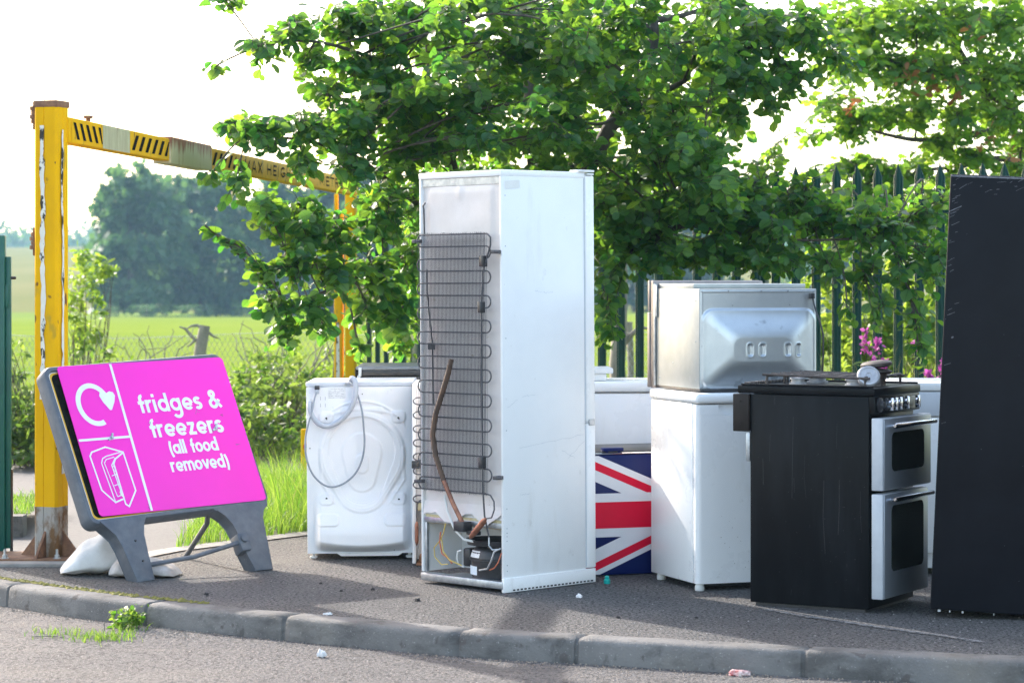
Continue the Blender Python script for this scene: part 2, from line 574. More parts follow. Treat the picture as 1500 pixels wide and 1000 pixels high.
M['yellow'] = mat('yellow_paint', (0.82, 0.45, 0.006), (0.72, 0.38, 0.008), spec=0.06, rough=0.6, nscale=6, lo=0.35, hi=0.7, specks=[((0.55, 0.33, 0.03), 9, 0.64), ((0.20, 0.09, 0.035), 20, 0.675)], stretch=(1, 1, 0.5))
M['worn'] = mat('worn_cream_paint', (0.52, 0.50, 0.30), (0.38, 0.34, 0.20), rough=0.6, nscale=14, stretch=(1, 1, 0.25), specks=[((0.20, 0.10, 0.05), 18, 0.66)])
M['rust_sleeve'] = mat('rust_streaked_sleeve', (0.50, 0.46, 0.28), (0.26, 0.10, 0.05), rough=0.7, nscale=9, stretch=(3, 3, 0.4), lo=0.36, hi=0.62)
_n = M['rust_sleeve'].node_tree                                 # rust runs down from the top edge
_g = _n.nodes.new('ShaderNodeSeparateXYZ')
_t = [q for q in _n.nodes if q.type == 'TEX_COORD'][0]
_n.links.new(_t.outputs['Object'], _g.inputs[0])
_r = _n.nodes.new('ShaderNodeMapRange')
_r.inputs[1].default_value, _r.inputs[2].default_value, _r.inputs[3].default_value, _r.inputs[4].default_value = 2.06, 2.16, -.22, .24
_n.links.new(_g.outputs[2], _r.inputs[0])
_a = _n.nodes.new('ShaderNodeMath')
_nz = [q for q in _n.nodes if q.type == 'TEX_NOISE'][0]
_mr = [q for q in _n.nodes if q.type == 'MAP_RANGE' and q is not _r][0]
_n.links.new(_nz.outputs[0], _a.inputs[0])
_n.links.new(_r.outputs[0], _a.inputs[1])
_n.links.new(_a.outputs[0], _mr.inputs[0])
M['tape_white'] = mat('peeling_white_strip', (0.74, 0.70, 0.60), (0.035, 0.028, 0.02), rough=0.7, nscale=17, stretch=(1, 1, 0.55), lo=0.53, hi=0.57)
M['fence_green'] = mat('dark_green_paint', (0.004, 0.040, 0.034), (0.006, 0.055, 0.047), rough=0.4, nscale=8, spec=0.25)
M['gate_green'] = mat('teal_green_paint', (0.002, 0.075, 0.065), (0.004, 0.095, 0.080), rough=0.4, nscale=8)
M['sack'] = mat('woven_white_sack', (0.74, 0.73, 0.72), (0.60, 0.58, 0.56), rough=0.75, nscale=7, bump=0.0015, bscale=90, specks=[((0.50, 0.47, 0.44), 30, 0.70)], patch=[((0.40, 0.36, 0.32), 5, .58, .74, .6, (1, 1, 2))])
M['sack_dirty'] = mat('dirty_woven_sack', (0.60, 0.57, 0.55), (0.36, 0.31, 0.28), rough=0.8, nscale=9, bump=0.0015, bscale=90)
M['teal'] = mat('teal_plastic', (0.0, 0.36, 0.33), rough=0.4)
M['bark'] = mat('alder_bark', (0.050, 0.042, 0.036), (0.115, 0.10, 0.085), rough=0.9, nscale=14, stretch=(1, 1, 0.35), bump=0.01, bscale=30)
M['bark_pale'] = mat('pale_dead_wood', (0.17, 0.15, 0.13), (0.30, 0.27, 0.23), rough=0.9, nscale=18, stretch=(1, 1, 0.3), bump=0.006, bscale=40)
M['alder'] = leaf_mat('alder_leaf', (0.013, 0.072, 0.030), (0.050, 0.155, 0.034), (0.10, 0.38, 0.04), (0.50, 0.76, 0.05), 0.45, 0.31, 0.55, veins=True)
M['oak'] = leaf_mat('oak_leaf', (0.026, 0.100, 0.024), (0.075, 0.175, 0.030), (0.20, 0.46, 0.03), (0.54, 0.80, 0.06), 0.47, 0.42)
M['far_leaf'] = leaf_mat('far_tree_leaf', (0.020, 0.065, 0.035), (0.060, 0.125, 0.045), (0.06, 0.20, 0.06), (0.20, 0.38, 0.08), 0.3, 0.55)
M['bush_leaf'] = leaf_mat('bush_leaf', (0.050, 0.11, 0.018), (0.13, 0.21, 0.03), (0.22, 0.40, 0.03), (0.5, 0.66, 0.07), 0.45, 0.5)
M['bramble'] = leaf_mat('bramble_leaf', (0.030, 0.075, 0.018), (0.10, 0.155, 0.035), (0.12, 0.26, 0.03), (0.36, 0.50, 0.07), 0.4, 0.5)
M['grass'] = leaf_mat('grass_blade', (0.045, 0.125, 0.012), (0.15, 0.23, 0.03), (0.12, 0.32, 0.02), (0.40, 0.56, 0.07), 0.4, 0.5)
M['dry_grass'] = leaf_mat('seeding_grass', (0.16, 0.17, 0.06), (0.30, 0.25, 0.13), (0.3, 0.34, 0.1), (0.5, 0.46, 0.2), 0.4, 0.6)
M['petal'] = leaf_mat('fireweed_petal', (0.36, 0.035, 0.30), (0.55, 0.09, 0.46), (0.5, 0.08, 0.42), (0.7, 0.2, 0.6), 0.4, 0.6)
M['oak_red'] = leaf_mat('oak_young_leaf', (0.20, 0.075, 0.03), (0.36, 0.15, 0.06), (0.42, 0.16, 0.06), (0.6, 0.3, 0.1), 0.45, 0.5)
M['asphalt'] = mat('old_pavement_asphalt', (0.120, 0.117, 0.117), (0.172, 0.166, 0.163), rough=0.85, nscale=1.6, ndetail=9, lo=0.3, hi=0.7, bump=0.035, bscale=90, spec=0.3,
                   specks=[((0.038, 0.037, 0.039), 66, 0.52), ((0.30, 0.29, 0.285), 85, 0.645), ((0.55, 0.53, 0.52), 60, 0.685)],
                   patch=[((0.17, 0.16, 0.15), 0.9, .52, .68, .55, (1, 1, 1)), ((0.05, 0.05, 0.052), 2.6, .60, .70, .5, (1, 1, 1)), ((0.05, 0.05, 0.05), .55, .497, .503, .0, (1, 1, 1))])
M['road'] = mat('worn_road_asphalt', (0.098, 0.093, 0.094), (0.140, 0.131, 0.129), rough=0.85, nscale=1.1, ndetail=9, lo=0.3, hi=0.7, bump=0.018, bscale=80, spec=0.3,
                specks=[((0.05, 0.048, 0.048), 60, 0.53), ((0.32, 0.30, 0.295), 75, 0.645)],
                patch=[((0.20, 0.175, 0.155), 0.7, .52, .70, .6, (.6, 1.6, 1)), ((0.07, 0.068, 0.068), 1.7, .58, .70, .5, (.5, 1.4, 1))])
M['drive'] = mat('access_drive_asphalt', (0.075, 0.073, 0.076), (0.10, 0.097, 0.098), rough=0.85, nscale=0.8, lo=0.3, hi=0.7, bump=0.004, bscale=60, specks=[((0.07, 0.068, 0.07), 40, 0.56)])
M['kerb'] = mat('weathered_kerb_concrete', (0.190, 0.184, 0.178), (0.115, 0.112, 0.110), rough=0.9, nscale=3.2, ndetail=9, lo=0.38, hi=0.68, bump=0.004, bscale=110, spec=0.25,
                specks=[((0.11, 0.10, 0.095), 13, 0.64), ((0.30, 0.29, 0.28), 120, 0.66)],
                patch=[((0.06, 0.058, 0.055), 4.2, .50, .64, .65, (1, 1, 2.2)), ((0.05, 0.048, 0.045), 11, .60, .68, .6, (1, 1, .6)), ((0.23, 0.205, 0.17), 1.4, .55, .68, .5, (1, 1, 1))])
M['edging'] = mat('concrete_edging', (0.34, 0.32, 0.30), (0.24, 0.225, 0.21), rough=0.9, nscale=9, bump=0.004, bscale=80)
M['moss'] = mat('moss', (0.20, 0.18, 0.035), (0.13, 0.13, 0.03), rough=0.95, nscale=40, bump=0.01, bscale=80)
M['soil'] = mat('verge_soil', (0.10, 0.09, 0.05), (0.07, 0.11, 0.03), rough=0.95, nscale=4, bump=0.03, bscale=12)
M['field'] = mat('field_grass', (0.140, 0.205, 0.028), (0.185, 0.235, 0.045), rough=0.95, nscale=0.12, ndetail=8, bump=0.05, bscale=3, spec=0.0)
M['hill'] = mat('dry_hill_grass', (0.155, 0.155, 0.045), (0.195, 0.180, 0.065), rough=0.95, nscale=0.02, ndetail=8, spec=0.0)
M['far_hill'] = mat('far_hill', (0.03, 0.05, 0.035), (0.05, 0.07, 0.04), rough=1, nscale=0.01, spec=0.0)
M['grit'] = mat('grit_and_leaf_litter', (0.22, 0.17, 0.13), (0.35, 0.29, 0.24), rough=0.95, nscale=30)
M['litter_white'] = mat('white_litter', (0.72, 0.70, 0.70), rough=0.7)
M['litter_red'] = mat('red_white_wrapper', (0.55, 0.08, 0.08), (0.72, 0.66, 0.62), rough=0.6, nscale=30)
M['litter_dark'] = mat('dark_debris', (0.03, 0.028, 0.03), rough=0.9)

# ------------------------------------------------------------------ setting: road, kerb, pavement, drive, verge, field, hills
rng = np.random.default_rng(7)


def sheet(name, poly, z, m, kind='structure', res=None):
    mb = MB()
    mb.raw([(x, y, z) for x, y in poly], [tuple(range(len(poly)))])
    return tag(mb.build(name, m, smooth=0), kind=kind)


KERB = [(-16, 24), (-9, 17.4), (-5.4, 14.05), (-3.9, 12.85), (-3.0, 12.10), (-2.33, 11.62), (-1.9, 11.2), (-1.444, 10.83), (-.847, 10.42), (-.16, 10.0), (.282, 9.82), (1.096, 9.50), (1.85, 9.26), (3.0, 8.95), (5, 8.5), (9, 7.8), (40, 3)]
HK, WK = 0.092, 0.125


def smooth_line(P, k=6):
    P = [Vector((*p, 0)) for p in P]
    out = []
    for i in range(len(P) - 1):
        p0, p1, p2, p3 = P[max(i - 1, 0)], P[i], P[i + 1], P[min(i + 2, len(P) - 1)]
        for j in range(k):
            t = j / k
            out.append(0.5 * ((2 * p1) + (p2 - p0) * t + (2 * p0 - 5 * p1 + 4 * p2 - p3) * t * t + (3 * p1 - p0 - 3 * p2 + p3) * t ** 3))
    out.append(P[-1])
    return out


KL = smooth_line(KERB)
sheet('road', [(-400, -300), (400, -300), (400, 19), (-400, 19)], -HK, M['road'])
back = [(p.x, p.y) for p in KL]
# pavement: from the kerb back to the concrete edging and the fence
EDGE = [(-3.2, 12.15), (-1.93, 12.25), (-1.70, 12.80), (-1.09, 13.64), (.5, 14.9), (3.5, 14.6), (40, 10)]
kb = [(x, y) for x, y in back if x > -3.05]
sheet('pavement', kb + EDGE[::-1], 0.0, M['asphalt'])
dl = [(x, y) for x, y in back if x <= -3.0]
sheet('access_drive', dl + [(-3.2, 12.15), (-1.93, 12.25), (-1.70, 12.80), (-1.95, 18.4), (-5, 21), (-16, 26)], -0.012, M['drive'])
sheet('verge', [(-1.70, 12.80), (-1.09, 13.64), (.5, 14.9), (3.5, 14.6), (40, 10), (40, 24), (-2.2, 24), (-1.95, 18.4)], -0.004, M['soil'])


def kerb():
    """bull-nosed kerb swept along the line, with a recess at each joint"""
    prof = [(0.0, 0.003), (-WK + .035, 0.003), (-WK + .016, -.001), (-WK + .006, -.010), (-WK + .001, -.024), (-WK - .006, -HK - .02)]
    mb = MB()
    # resample by arc length
    L = [0]
    for a, b in zip(KL, KL[1:]):
        L.append(L[-1] + (b - a).length)
    joints = [(-1.46, 10.84), (-.847, 10.42), (-.16, 9.99), (.29, 9.82), (1.10, 9.50), (2.0, 9.22), (2.9, 8.98), (-2.15, 11.45), (-2.85, 12.0), (-3.6, 12.6)]

    def pos(s):
        for i in range(len(KL) - 1):
            if s <= L[i + 1]:
                t = (s - L[i]) / (L[i + 1] - L[i])
                return KL[i].lerp(KL[i + 1], t), (KL[i + 1] - KL[i]).normalized()
        return KL[-1], (KL[-1] - KL[-2]).normalized()
    js = []
    for q in joints:
        q = Vector((*q, 0))
        best = min(range(0, int(L[-1] * 50)), key=lambda i: (pos(i / 50)[0] - q).length) / 50
        js.append(best)
    ss = sorted(set([x * .12 for x in range(int(L[-1] / .12))] + [j + d for j in js for d in (-.011, -.005, .005, .011)]))
    ring = []
    rr = random.Random(3)
    for s in ss:
        p, t = pos(s)
        n = Vector((-t.y, t.x, 0))
        inset = .010 if any(abs(s - j) < .0075 for j in js) else (.002 if any(abs(s - j) < .014 for j in js) else 0)
        wob = rr.uniform(-.0015, .0015)
        ring.append([mb.bm.verts.new(p + n * (o + (inset if o < -.03 else 0)) + Vector((0, 0, z - (inset * .7 if z > -.03 else 0) + wob * (z > -.05)))) for o, z in prof])
    for a, b in zip(ring, ring[1:]):
        for i in range(len(prof) - 1):
            mb.bm.faces.new((a[i], a[i + 1], b[i + 1], b[i]))
    return tag(mb.build('kerb', M['kerb'], smooth=50), kind='structure')


kerb()

# concrete edging strip between pavement and verge, flush
mb = MB()
for (a, b) in [((-1.93, 12.25), (-1.70, 12.80)), ((-1.70, 12.80), (-1.09, 13.64)), ((-1.09, 13.64), (.5, 14.9)), ((.5, 14.9), (3.5, 14.6))]:
    a, b = Vector((*a, 0)), Vector((*b, 0))
    t = (b - a).normalized()
    n = Vector((-t.y, t.x, 0)) * .055
    mb.raw([a - n + Vector((0, 0, .006)), b - n + Vector((0, 0, .006)), b + n + Vector((0, 0, .010)), a + n + Vector((0, 0, .010))], [(0, 1, 2, 3)])
tag(mb.build('verge_edging', M['edging'], smooth=0), kind='structure')
mb = MB()
mb.box(-3.3, -1.93, 12.10, 12.22, -.01, .016, .006)
tag(mb.build('drive_edging', M['edging']), kind='structure')

# kerbed corner on the far side of the drive
mb = MB()
mb.prism([(-3.4, -.02), (-2.60, -.02), (-2.60, .10), (-3.4, .10)], 13.6, 13.72)
tag(mb.build('far_kerb', M['kerb']), kind='structure')
sheet('far_verge', [(-3.4, 13.72), (-2.60, 13.72), (-2.70, 15.0), (-3.4, 15.0)], .085, M['soil'])


def terrain(name, x0, x1, nx, ys, zf, m):
    ny = len(ys)
    X, Y = np.meshgrid(np.linspace(x0, x1, nx), ys)
    Z = zf(X, Y)
    V = np.stack([X, Y, Z], -1).reshape(-1, 3)
    i = np.arange(nx * ny).reshape(ny, nx)
    Q = np.stack([i[:-1, :-1], i[:-1, 1:], i[1:, 1:], i[1:, :-1]], -1).reshape(-1, 4)
    return tag(np_mesh(name, V, Q, m, smooth=180), kind='structure')


def zfield(X, Y):
    return np.interp(Y, [18, 24, 40, 100, 280, 320], [-.13, -.10, 0.0, -.6, -3.0, -3.0]) + .15 * np.sin(X * .05 + 1) * np.clip((Y - 60) / 100, 0, 1)


terrain('field', -220, 220, 60, np.concatenate([np.linspace(18, 60, 24), np.linspace(64, 320, 40)]), zfield, M['field'])


def zhill(X, Y):
    return np.interp(Y, [312, 330, 500, 820, 1000], [-3.2, -2.9, 2.4, 10.4, 9.0]) + 1.2 * np.sin(X * .012 + 2) * np.clip((Y - 340) / 300, 0, 1)


terrain('hill', -520, 520, 50, np.linspace(312, 1000, 40), zhill, M['hill'])


def zfar(X, Y):
    t = (Y - 1000) / 900
    return -5 + t * (34 + 9 * np.sin(X * .0045 + .4) + 5 * np.sin(X * .011))


terrain('distant_hill', -1100, 1100, 90, np.linspace(1000, 1900, 12), zfar, M['far_hill'])

# ------------------------------------------------------------------ height barrier
hb = thing('height_barrier', 'yellow height barrier of two posts and a striped crossbar with rusty hinges', 'height barrier', (-2.231, 12.40, 0))
WP = .0625
rot = Matrix.Rotation(R(-18.4), 4, 'Z')


def post_mb(h, z0):
    mb = MB()
    b = .012
    ring = []
    # square tube with folded corner beads, as two channels welded back to back
    sec = [(-WP + b, -WP), (-.012, -WP), (-.008, -WP + .004), (-.004, -WP), (WP - b, -WP), (WP, -WP + b), (WP, -.004), (WP - .004, 0), (WP, .004), (WP, WP - b), (WP - b, WP), (-WP + b, WP), (-WP, WP - b), (-WP, -WP + b)]
    n = len(sec)
    V = [rot @ Vector((x, y, z)) for z in (z0, h) for x, y in sec]
    mb.raw(V, [(i, (i + 1) % n, n + (i + 1) % n, n + i) for i in range(n)] + [tuple(range(n, 2 * n)), tuple(range(n - 1, -1, -1))])
    return mb


post_top = 2.215
post = post_mb(post_top, .262).build('post', M['yellow'], hb)
foot = post_mb(.262, .015).build('post_foot', M['worn'], post)
foot.data.materials[0] = mat('weathered_post_foot', (0.36, 0.34, 0.31), (0.16, 0.085, 0.035), rough=.85, nscale=11, lo=.42, hi=.56, stretch=(1, 1, .5), bump=.003, bscale=50)
mb = MB()
mb.box(-WP - .003, WP + .003, -WP - .003, WP + .003, post_top - .028, post_top + .006, .006, M=rot)
mb.build('post_cap', M['rust'], post)


def peel(face, x, w, z0, z1, seed):
    """torn strip of tape, its edges curled and ragged"""
    r = random.Random(seed)
    mb = MB()
    n = 46
    L, Rr = [], []
    dx = 0
    for i in range(n + 1):
        z = z0 + (z1 - z0) * i / n
        dx = dx * .8 + r.uniform(-.003, .003)
        ww = w * r.uniform(.55, 1.15)
        lift = .004 + abs(r.gauss(0, .003))
        a, b = Vector((x + dx - ww / 2, -WP - lift, z)), Vector((x + dx + ww / 2, -WP - .004, z))
        if face:
            a, b = [Vector((-v.y, v.x, v.z)) for v in (a, b)]
        L.append(rot @ a); Rr.append(rot @ b)
    mb.raw(L + Rr, [(i, i + 1, n + 2 + i, n + 1 + i) for i in range(n)])
    return mb.build('peeling_strip', M['tape_white'], post, smooth=0)


peel(0, -.012, .026, .78, 2.10, 1)
peel(1, -.010, .026, .42, 2.08, 2)
# gussets, base plate, bolts
for a_ in (0, 90, 180, 270):
    mb = MB()
    mb.prism([(-WP, .02), (-WP - .10, .02), (-WP, .145)], -.006, .006, M=rot @ Matrix.Rotation(R(a_), 4, 'Z'))
    mb.build('gusset', M['rust'], hb)
mb = MB()
mb.box(-.42, .20, -.16, .2, .002, .022, .004)
mb.build('base_plate', M['rust'], hb)
for bx, by in ((.05, -.13), (-.2, -.13), (.15, .14)):
    mb = MB()
    mb.lathe([(.020, .022), (.020, .026), (.013, .028), (.013, .040), (.0065, .042), (.0065, .066)], Matrix.Translation((bx, by, 0)), 6)
    mb.build('anchor_bolt', M['galv'], hb)


def hinge(z, n, k):
    mb = MB()
    for i in range(n):
        zz = z + (i - n / 2) * .021
        mb.lathe([(.018 + .006 * ((i + k) % 2), 0), (.018 + .006 * ((i + k) % 2), .019)], rot @ Matrix.Translation((-WP - .018, -.02, zz)), 10)
    mb.lathe([(.009, 0), (.009, n * .021 + .05)], rot @ Matrix.Translation((-WP - .018, -.02, z - n * .0105 - .03)), 8)
    return mb.build('hinge', M['rust'], hb)


hinge(2.155, 4, 0)
hinge(1.545, 4, 1)

# crossbar: its own frame, x along the bar
ang = math.atan2(8.3, .935)
Mb = Matrix.Translation((.045, .02, 0)) @ Matrix.Rotation(ang, 4, 'Z')      # relative to the barrier root
ZT, ZB, TH = 2.145, 2.020, .04
mb = MB()
mb.box(-.0, 8.15, -TH, TH, ZB, ZT, .006, M=Mb)
bar = mb.build('crossbar', M['yellow'], hb)


def bx(s, z, o):
    """point on the visible side of the bar: s along, z height, o proud"""
    return Mb @ Vector((s, -TH - .001 - o, z))


for nm, s0, s1, m_, slope, n_ in (('stripe_panel', .03, .588, 'yellow', -1, 5), ('stripe_panel', 1.124, 1.965, 'yellow', 1, 6), ('stripe_panel', 2.985, 3.69, 'yellow', 1, 5)):
    mb = MB()
    mb.raw([bx(s0, ZB + .004, .0012), bx(s1, ZB + .004, .0012), bx(s1, ZT - .004, .0012), bx(s0, ZT - .004, .0012)], [(0, 1, 2, 3)])
    sp = mb.build(nm, M['yellow'], bar, smooth=0)
    mb = MB()
    per = (s1 - s0) / n_
    for i in range(n_):
        a = s0 + per * (i + .22)
        d = per * .62 * slope
        z0, z1 = ZB + .022, ZT - .022
        w = per * .42
        a0, a1 = (a, a + d) if slope > 0 else (a - d, a)
        lim = lambda v: min(max(v, s0 + .004), s1 - .004)
        mb.raw([bx(lim(a0), z0, .003), bx(lim(a0 + w), z0, .003), bx(lim(a1 + w), z1, .003), bx(lim(a1), z1, .003)], [(0, 1, 2, 3)])
    mb.build('black_stripe', M['black_film'], sp, smooth=0)
mb = MB()
mb.raw([bx(.592, ZB + .002, .001), bx(1.12, ZB + .002, .001), bx(1.12, ZT - .002, .001), bx(.592, ZT - .002, .001)], [(0, 1, 2, 3)])
mb.build('bare_section', M['worn'], bar, smooth=0)
mb = MB()
mb.box(1.972, 2.978, -TH - .012, TH + .012, ZB - .014, ZT + .012, .006, M=Mb)
mb.build('joint_sleeve', M['rust_sleeve'], bar)
mb = MB()
tfn = lambda x, y, z: bx(x, y, z)
text(mb, 'MAX HEIGHT', 3.92, ZB + .026, .052, tfn, .003, .22, 1.68 / (text_width('MAX HEIGHT') * .052))
text(mb, 'METRES', 6.48, ZB + .026, .052, tfn, .003, .22, 1.22 / (text_width('METRES') * .052))
mb.build('lettering', M['black_film'], bar, smooth=0)
mb = MB()
mb.lathe([(.012, ZT), (.012, ZT + .02), (.024, ZT + .022), (.024, ZT + .036)], Mb @ Matrix.Translation((.47, 0, 0)), 10)
mb.build('locking_bolt', M['rust'], bar)
# right-hand post, far end
far = MB()
P2 = Matrix.Translation((.925, 8.36, 0)) @ Matrix.Rotation(R(-12), 4, 'Z')
far.box(-.040, .040, -.040, .040, -.05, 2.16, .006, M=P2)
p2 = far.build('post', M['yellow'], hb)
mb = MB()
mb.box(-.135, -.066, -.03, .03, .1, 1.88, .008, M=P2)
mb.box(-.135, -.11, -.025, .025, 1.885, 2.04, .005, M=P2)
mb.build('stay_post', M['yellow'], hb)
mb = MB()
mb.raw([P2 @ Vector((x, -.0325, z)) for x, z in ((-.115, 1.3), (-.09, 1.28), (-.085, 1.8), (-.11, 1.82))], [(0, 1, 2, 3)])
mb.raw([P2 @ Vector((x, -.0325, z)) for x, z in ((-.115, .5), (-.085, .5), (-.09, 1.0), (-.115, 1.0))], [(0, 1, 2, 3)])
mb.build('peeling_strip', M['tape_white'], hb, smooth=0)

# ------------------------------------------------------------------ recycling sign in its plastic stand
YAW, LEAN, ROLL = R(39.4), R(28.0), R(3.09)
n0 = Vector((math.sin(YAW), -math.cos(YAW), 0))
u0 = Vector((math.cos(YAW), math.sin(YAW), 0))
v0 = Vector((0, 0, 1)) * math.cos(LEAN) - n0 * math.sin(LEAN)
u = u0 * math.cos(ROLL) + v0 * math.sin(ROLL)
v = v0 * math.cos(ROLL) - u0 * math.sin(ROLL)
nn = u.cross(v).normalized()                                    # towards the reader
O3 = Vector((-1.8945, 11.5087, .2519))
sg = thing('recycling_sign', 'bright pink fridges and freezers sign leaning back in a grey plastic stand', 'sign', (-1.72, 11.52, 0))
base = Vector((-1.72, 11.52, 0))


def sp3(x, y, z=0.0):
    """sign plane: x right, y up, z towards the reader"""
    return O3 + u * x + v * y + nn * z - base


SW, SH = .989, .796
Ms = Matrix.Translation(O3 - base) @ Matrix((u, v, nn)).transposed().to_4x4()     # local x,y,z -> x along, y up, z out


def rrect(x0, y0, x1, y1, r, k=6):
    out = []
    for cx, cy, a in ((x1 - r, y1 - r, 0), (x0 + r, y1 - r, 90), (x0 + r, y0 + r, 180), (x1 - r, y0 + r, 270)):
        out += arc(cx, cy, r, a, a + 90, k)
    return out


mb = MB()
# frame ring with a chamfered outer lip
rings = []
for (ins, z) in ((0.0, -.075), (0.0, -.004), (.006, .004), (.022, .004), (.026, -.006)):
    rings.append([mb.bm.verts.new(Ms @ Vector((x, y, z))) for x, y in rrect(ins, ins, SW - ins, SH - ins, .045 - ins * .6)])
for a, b in zip(rings, rings[1:]):
    k = len(a)
    for i in range(k):
        mb.bm.faces.new((a[i], a[(i + 1) % k], b[(i + 1) % k], b[i]))
frame = mb.build('frame', M['sign_frame'], sg, smooth=45)
mb = MB()
mb.raw([Ms @ Vector((x, y, -.012)) for x, y in rrect(.002, .002, SW - .002, SH - .002, .04)], [tuple(range(28))])
mb.raw([Ms @ Vector((x, y, -.016)) for x, y in rrect(.002, .002, SW - .002, SH - .002, .04)], [tuple(range(28))])
mb.build('back_sheet', M['black_film'], sg, smooth=0)
mb = MB()
bd = rrect(.034, .03, SW - .034, SH - .03, .035)
ribbon(mb, bd + [bd[0], bd[1]], .012, lambda x, y, z: sp3(x, y, z), -.0095)
mb.build('yellow_border', M['yellow_film'], sg, smooth=0)
mb = MB()
bd = rrect(.027, .024, SW - .027, SH - .024, .03)
ribbon(mb, bd + [bd[0], bd[1]], .010, lambda x, y, z: sp3(x, y, z), -.0085)
mb.build('pale_border', M['white_film'], sg, smooth=0)
# pink board, set a little askew
PW, PH = .912, .755
ca, sa = math.cos(R(-1.3)), math.sin(R(-1.3))
PX, PY = .058, .024


def pp(s, t, z=0.0):
    """board: s right 0..1, t down 0..1"""
    x, y = s * PW, (1 - t) * PH
    return sp3(PX + x * ca - y * sa, PY + x * sa + y * ca + .012, .008 + z)


mb = MB()
c = [pp(0, 1, -.003), pp(1, 1, -.003), pp(1, 0, -.003), pp(0, 0, -.003), pp(0, 1), pp(1, 1), pp(1, 0), pp(0, 0)]
nb = 10
ring_ = []
for x, y in rrect(0, 0, PW, PH, .02, 5):
    ring_.append((x / PW, 1 - y / PH))
k = len(ring_)
mb.raw([pp(s, t) for s, t in ring_] + [pp(s, t, -.004) for s, t in ring_], [tuple(range(k)), tuple(range(2 * k - 1, k - 1, -1))] + [(i, k + i, k + (i + 1) % k, (i + 1) % k) for i in range(k)])
board = mb.build('sign_panel', M['pink'], sg, smooth=20)
pf = lambda x, y, z: pp(x / PW, 1 - y / PH, .0012 + z)           # metric: x right, y up from the lower left
mb = MB()
ribbon(mb, [(.312 * PW, PH - .003), (.300 * PW, .003)], .013, pf, 0)
ribbon(mb, [(.003, .5 * PH), (.302 * PW, .5 * PH)], .012, pf, .0003)
mb.build('white_line', M['white_film'], board, smooth=0)
mb = MB()
cx, cy = .150 * PW, PH * (1 - .27)
ribbon(mb, arc(cx, cy, .080, 15, 292, 34, .097), .025, pf, .0)
ah = [(-.042, .030), (-.034, .046), (-.016, .050), (0, .042), (.018, .050), (.036, .044), (.042, .026), (.030, -.004), (.004, -.045), (-.006, -.045), (-.030, -.004)]
mb.raw([pf(cx + .081 + a, cy + .012 + b, .0006) for a, b in ah], [tuple(range(len(ah)))])
mb.build('recycling_arrow', M['white_film'], board, smooth=0)
mb = MB()
for s_, x0, x1, t_, size in (('fridges &', .405, .915, .350, .066), ('freezers', .43, .878, .520, .066), ('(all food', .51, .81, .640, .050), ('removed)', .487, .842, .758, .050)):
    wnat = text_width(s_) * size
    text(mb, s_, x0 * PW, (1 - t_) * PH, size, pf, 0, T, (x1 - x0) * PW / wnat)
mb.build('lettering', M['white_film'], board, smooth=0)


def icon(pts):
    out = []
    for x, y in pts:
        X_, Y_ = x / 3.447 + 60 - 78, y / 3.447 + 500 - 537
        # inverse of the board's axes in the photograph
        det = 244 * 223 + 18 * 70
        s, t = (X_ * 223 - Y_ * 70) / det, (244 * Y_ + 18 * X_) / det
        out.append((s * PW, (1 - t) * PH))
    return out


mb = MB()
for i, (w_, pts) in enumerate([(.0075, [(412, 812), (375, 828), (306, 765), (243, 592), (250, 572), (315, 546), (404, 573), (472, 770), (443, 850), (425, 838), (360, 632), (366, 608), (404, 575)]),
                               (.005, [(375, 826), (300, 628), (305, 604), (322, 593), (394, 572)]),
                               (.004, [(384, 800), (314, 628), (322, 610), (360, 598)]),
                               (.005, [(408, 800), (350, 640), (366, 602)]),
                               (.004, [(352, 694), (374, 686)]), (.004, [(366, 744), (392, 735)]), (.004, [(384, 800), (402, 793)]),
                               (.004, [(362, 636), (354, 652), (362, 668), (372, 672)]), (.004, [(400, 762), (394, 778), (402, 794), (412, 800)])]):
    ribbon(mb, icon(pts), w_, pf, i * .0002)
mb.build('fridge_pictogram', M['white_film'], board, smooth=0)
for (px_, py_) in ((160, 645), (313, 632)):
    X_, Y_ = px_ - 78, py_ - 537
    det = 244 * 223 + 18 * 70
    s, t = (X_ * 223 - Y_ * 70) / det, (244 * Y_ + 18 * X_) / det
    mb = MB()
    Mx = Matrix.Translation(pp(s, t, .001)) @ Matrix((u, v, nn)).transposed().to_4x4()
    mb.lathe([(.010, 0), (.010, .005), (.006, .006), (.006, .012)], Mx, 8)
    mb.box(-.022, .004, -.004, .006, .001, .006, 0, M=Mx @ Matrix.Rotation(.5, 4, 'Z'))
    mb.box(-.004, .006, .004, .024, .003, .007, 0, M=Mx @ Matrix.Rotation(-.4, 4, 'Z'))
    mb.build('bolt', M['galv'], sg)
# scuffs on the board
mb = MB()
rr = random.Random(5)
for (s, t) in ((.44, .41), (.88, .40), (.93, .61), (.29, .97), (.74, .37)):
    for q in range(3):
        a = rr.uniform(0, 6.28)
        ribbon(mb, [(s * PW + rr.uniform(-.006, .006), (1 - t) * PH), (s * PW + .014 * math.cos(a), (1 - t) * PH + .014 * math.sin(a))], .0016, pf, q * .0002)
mb.build('scuff', M['scratch'], board, smooth=0)


def leg_poly(x0, x1, xa, xb, ybot):
    return [(x0, .03), (x1, .03), (xb, ybot), (xa, ybot)]


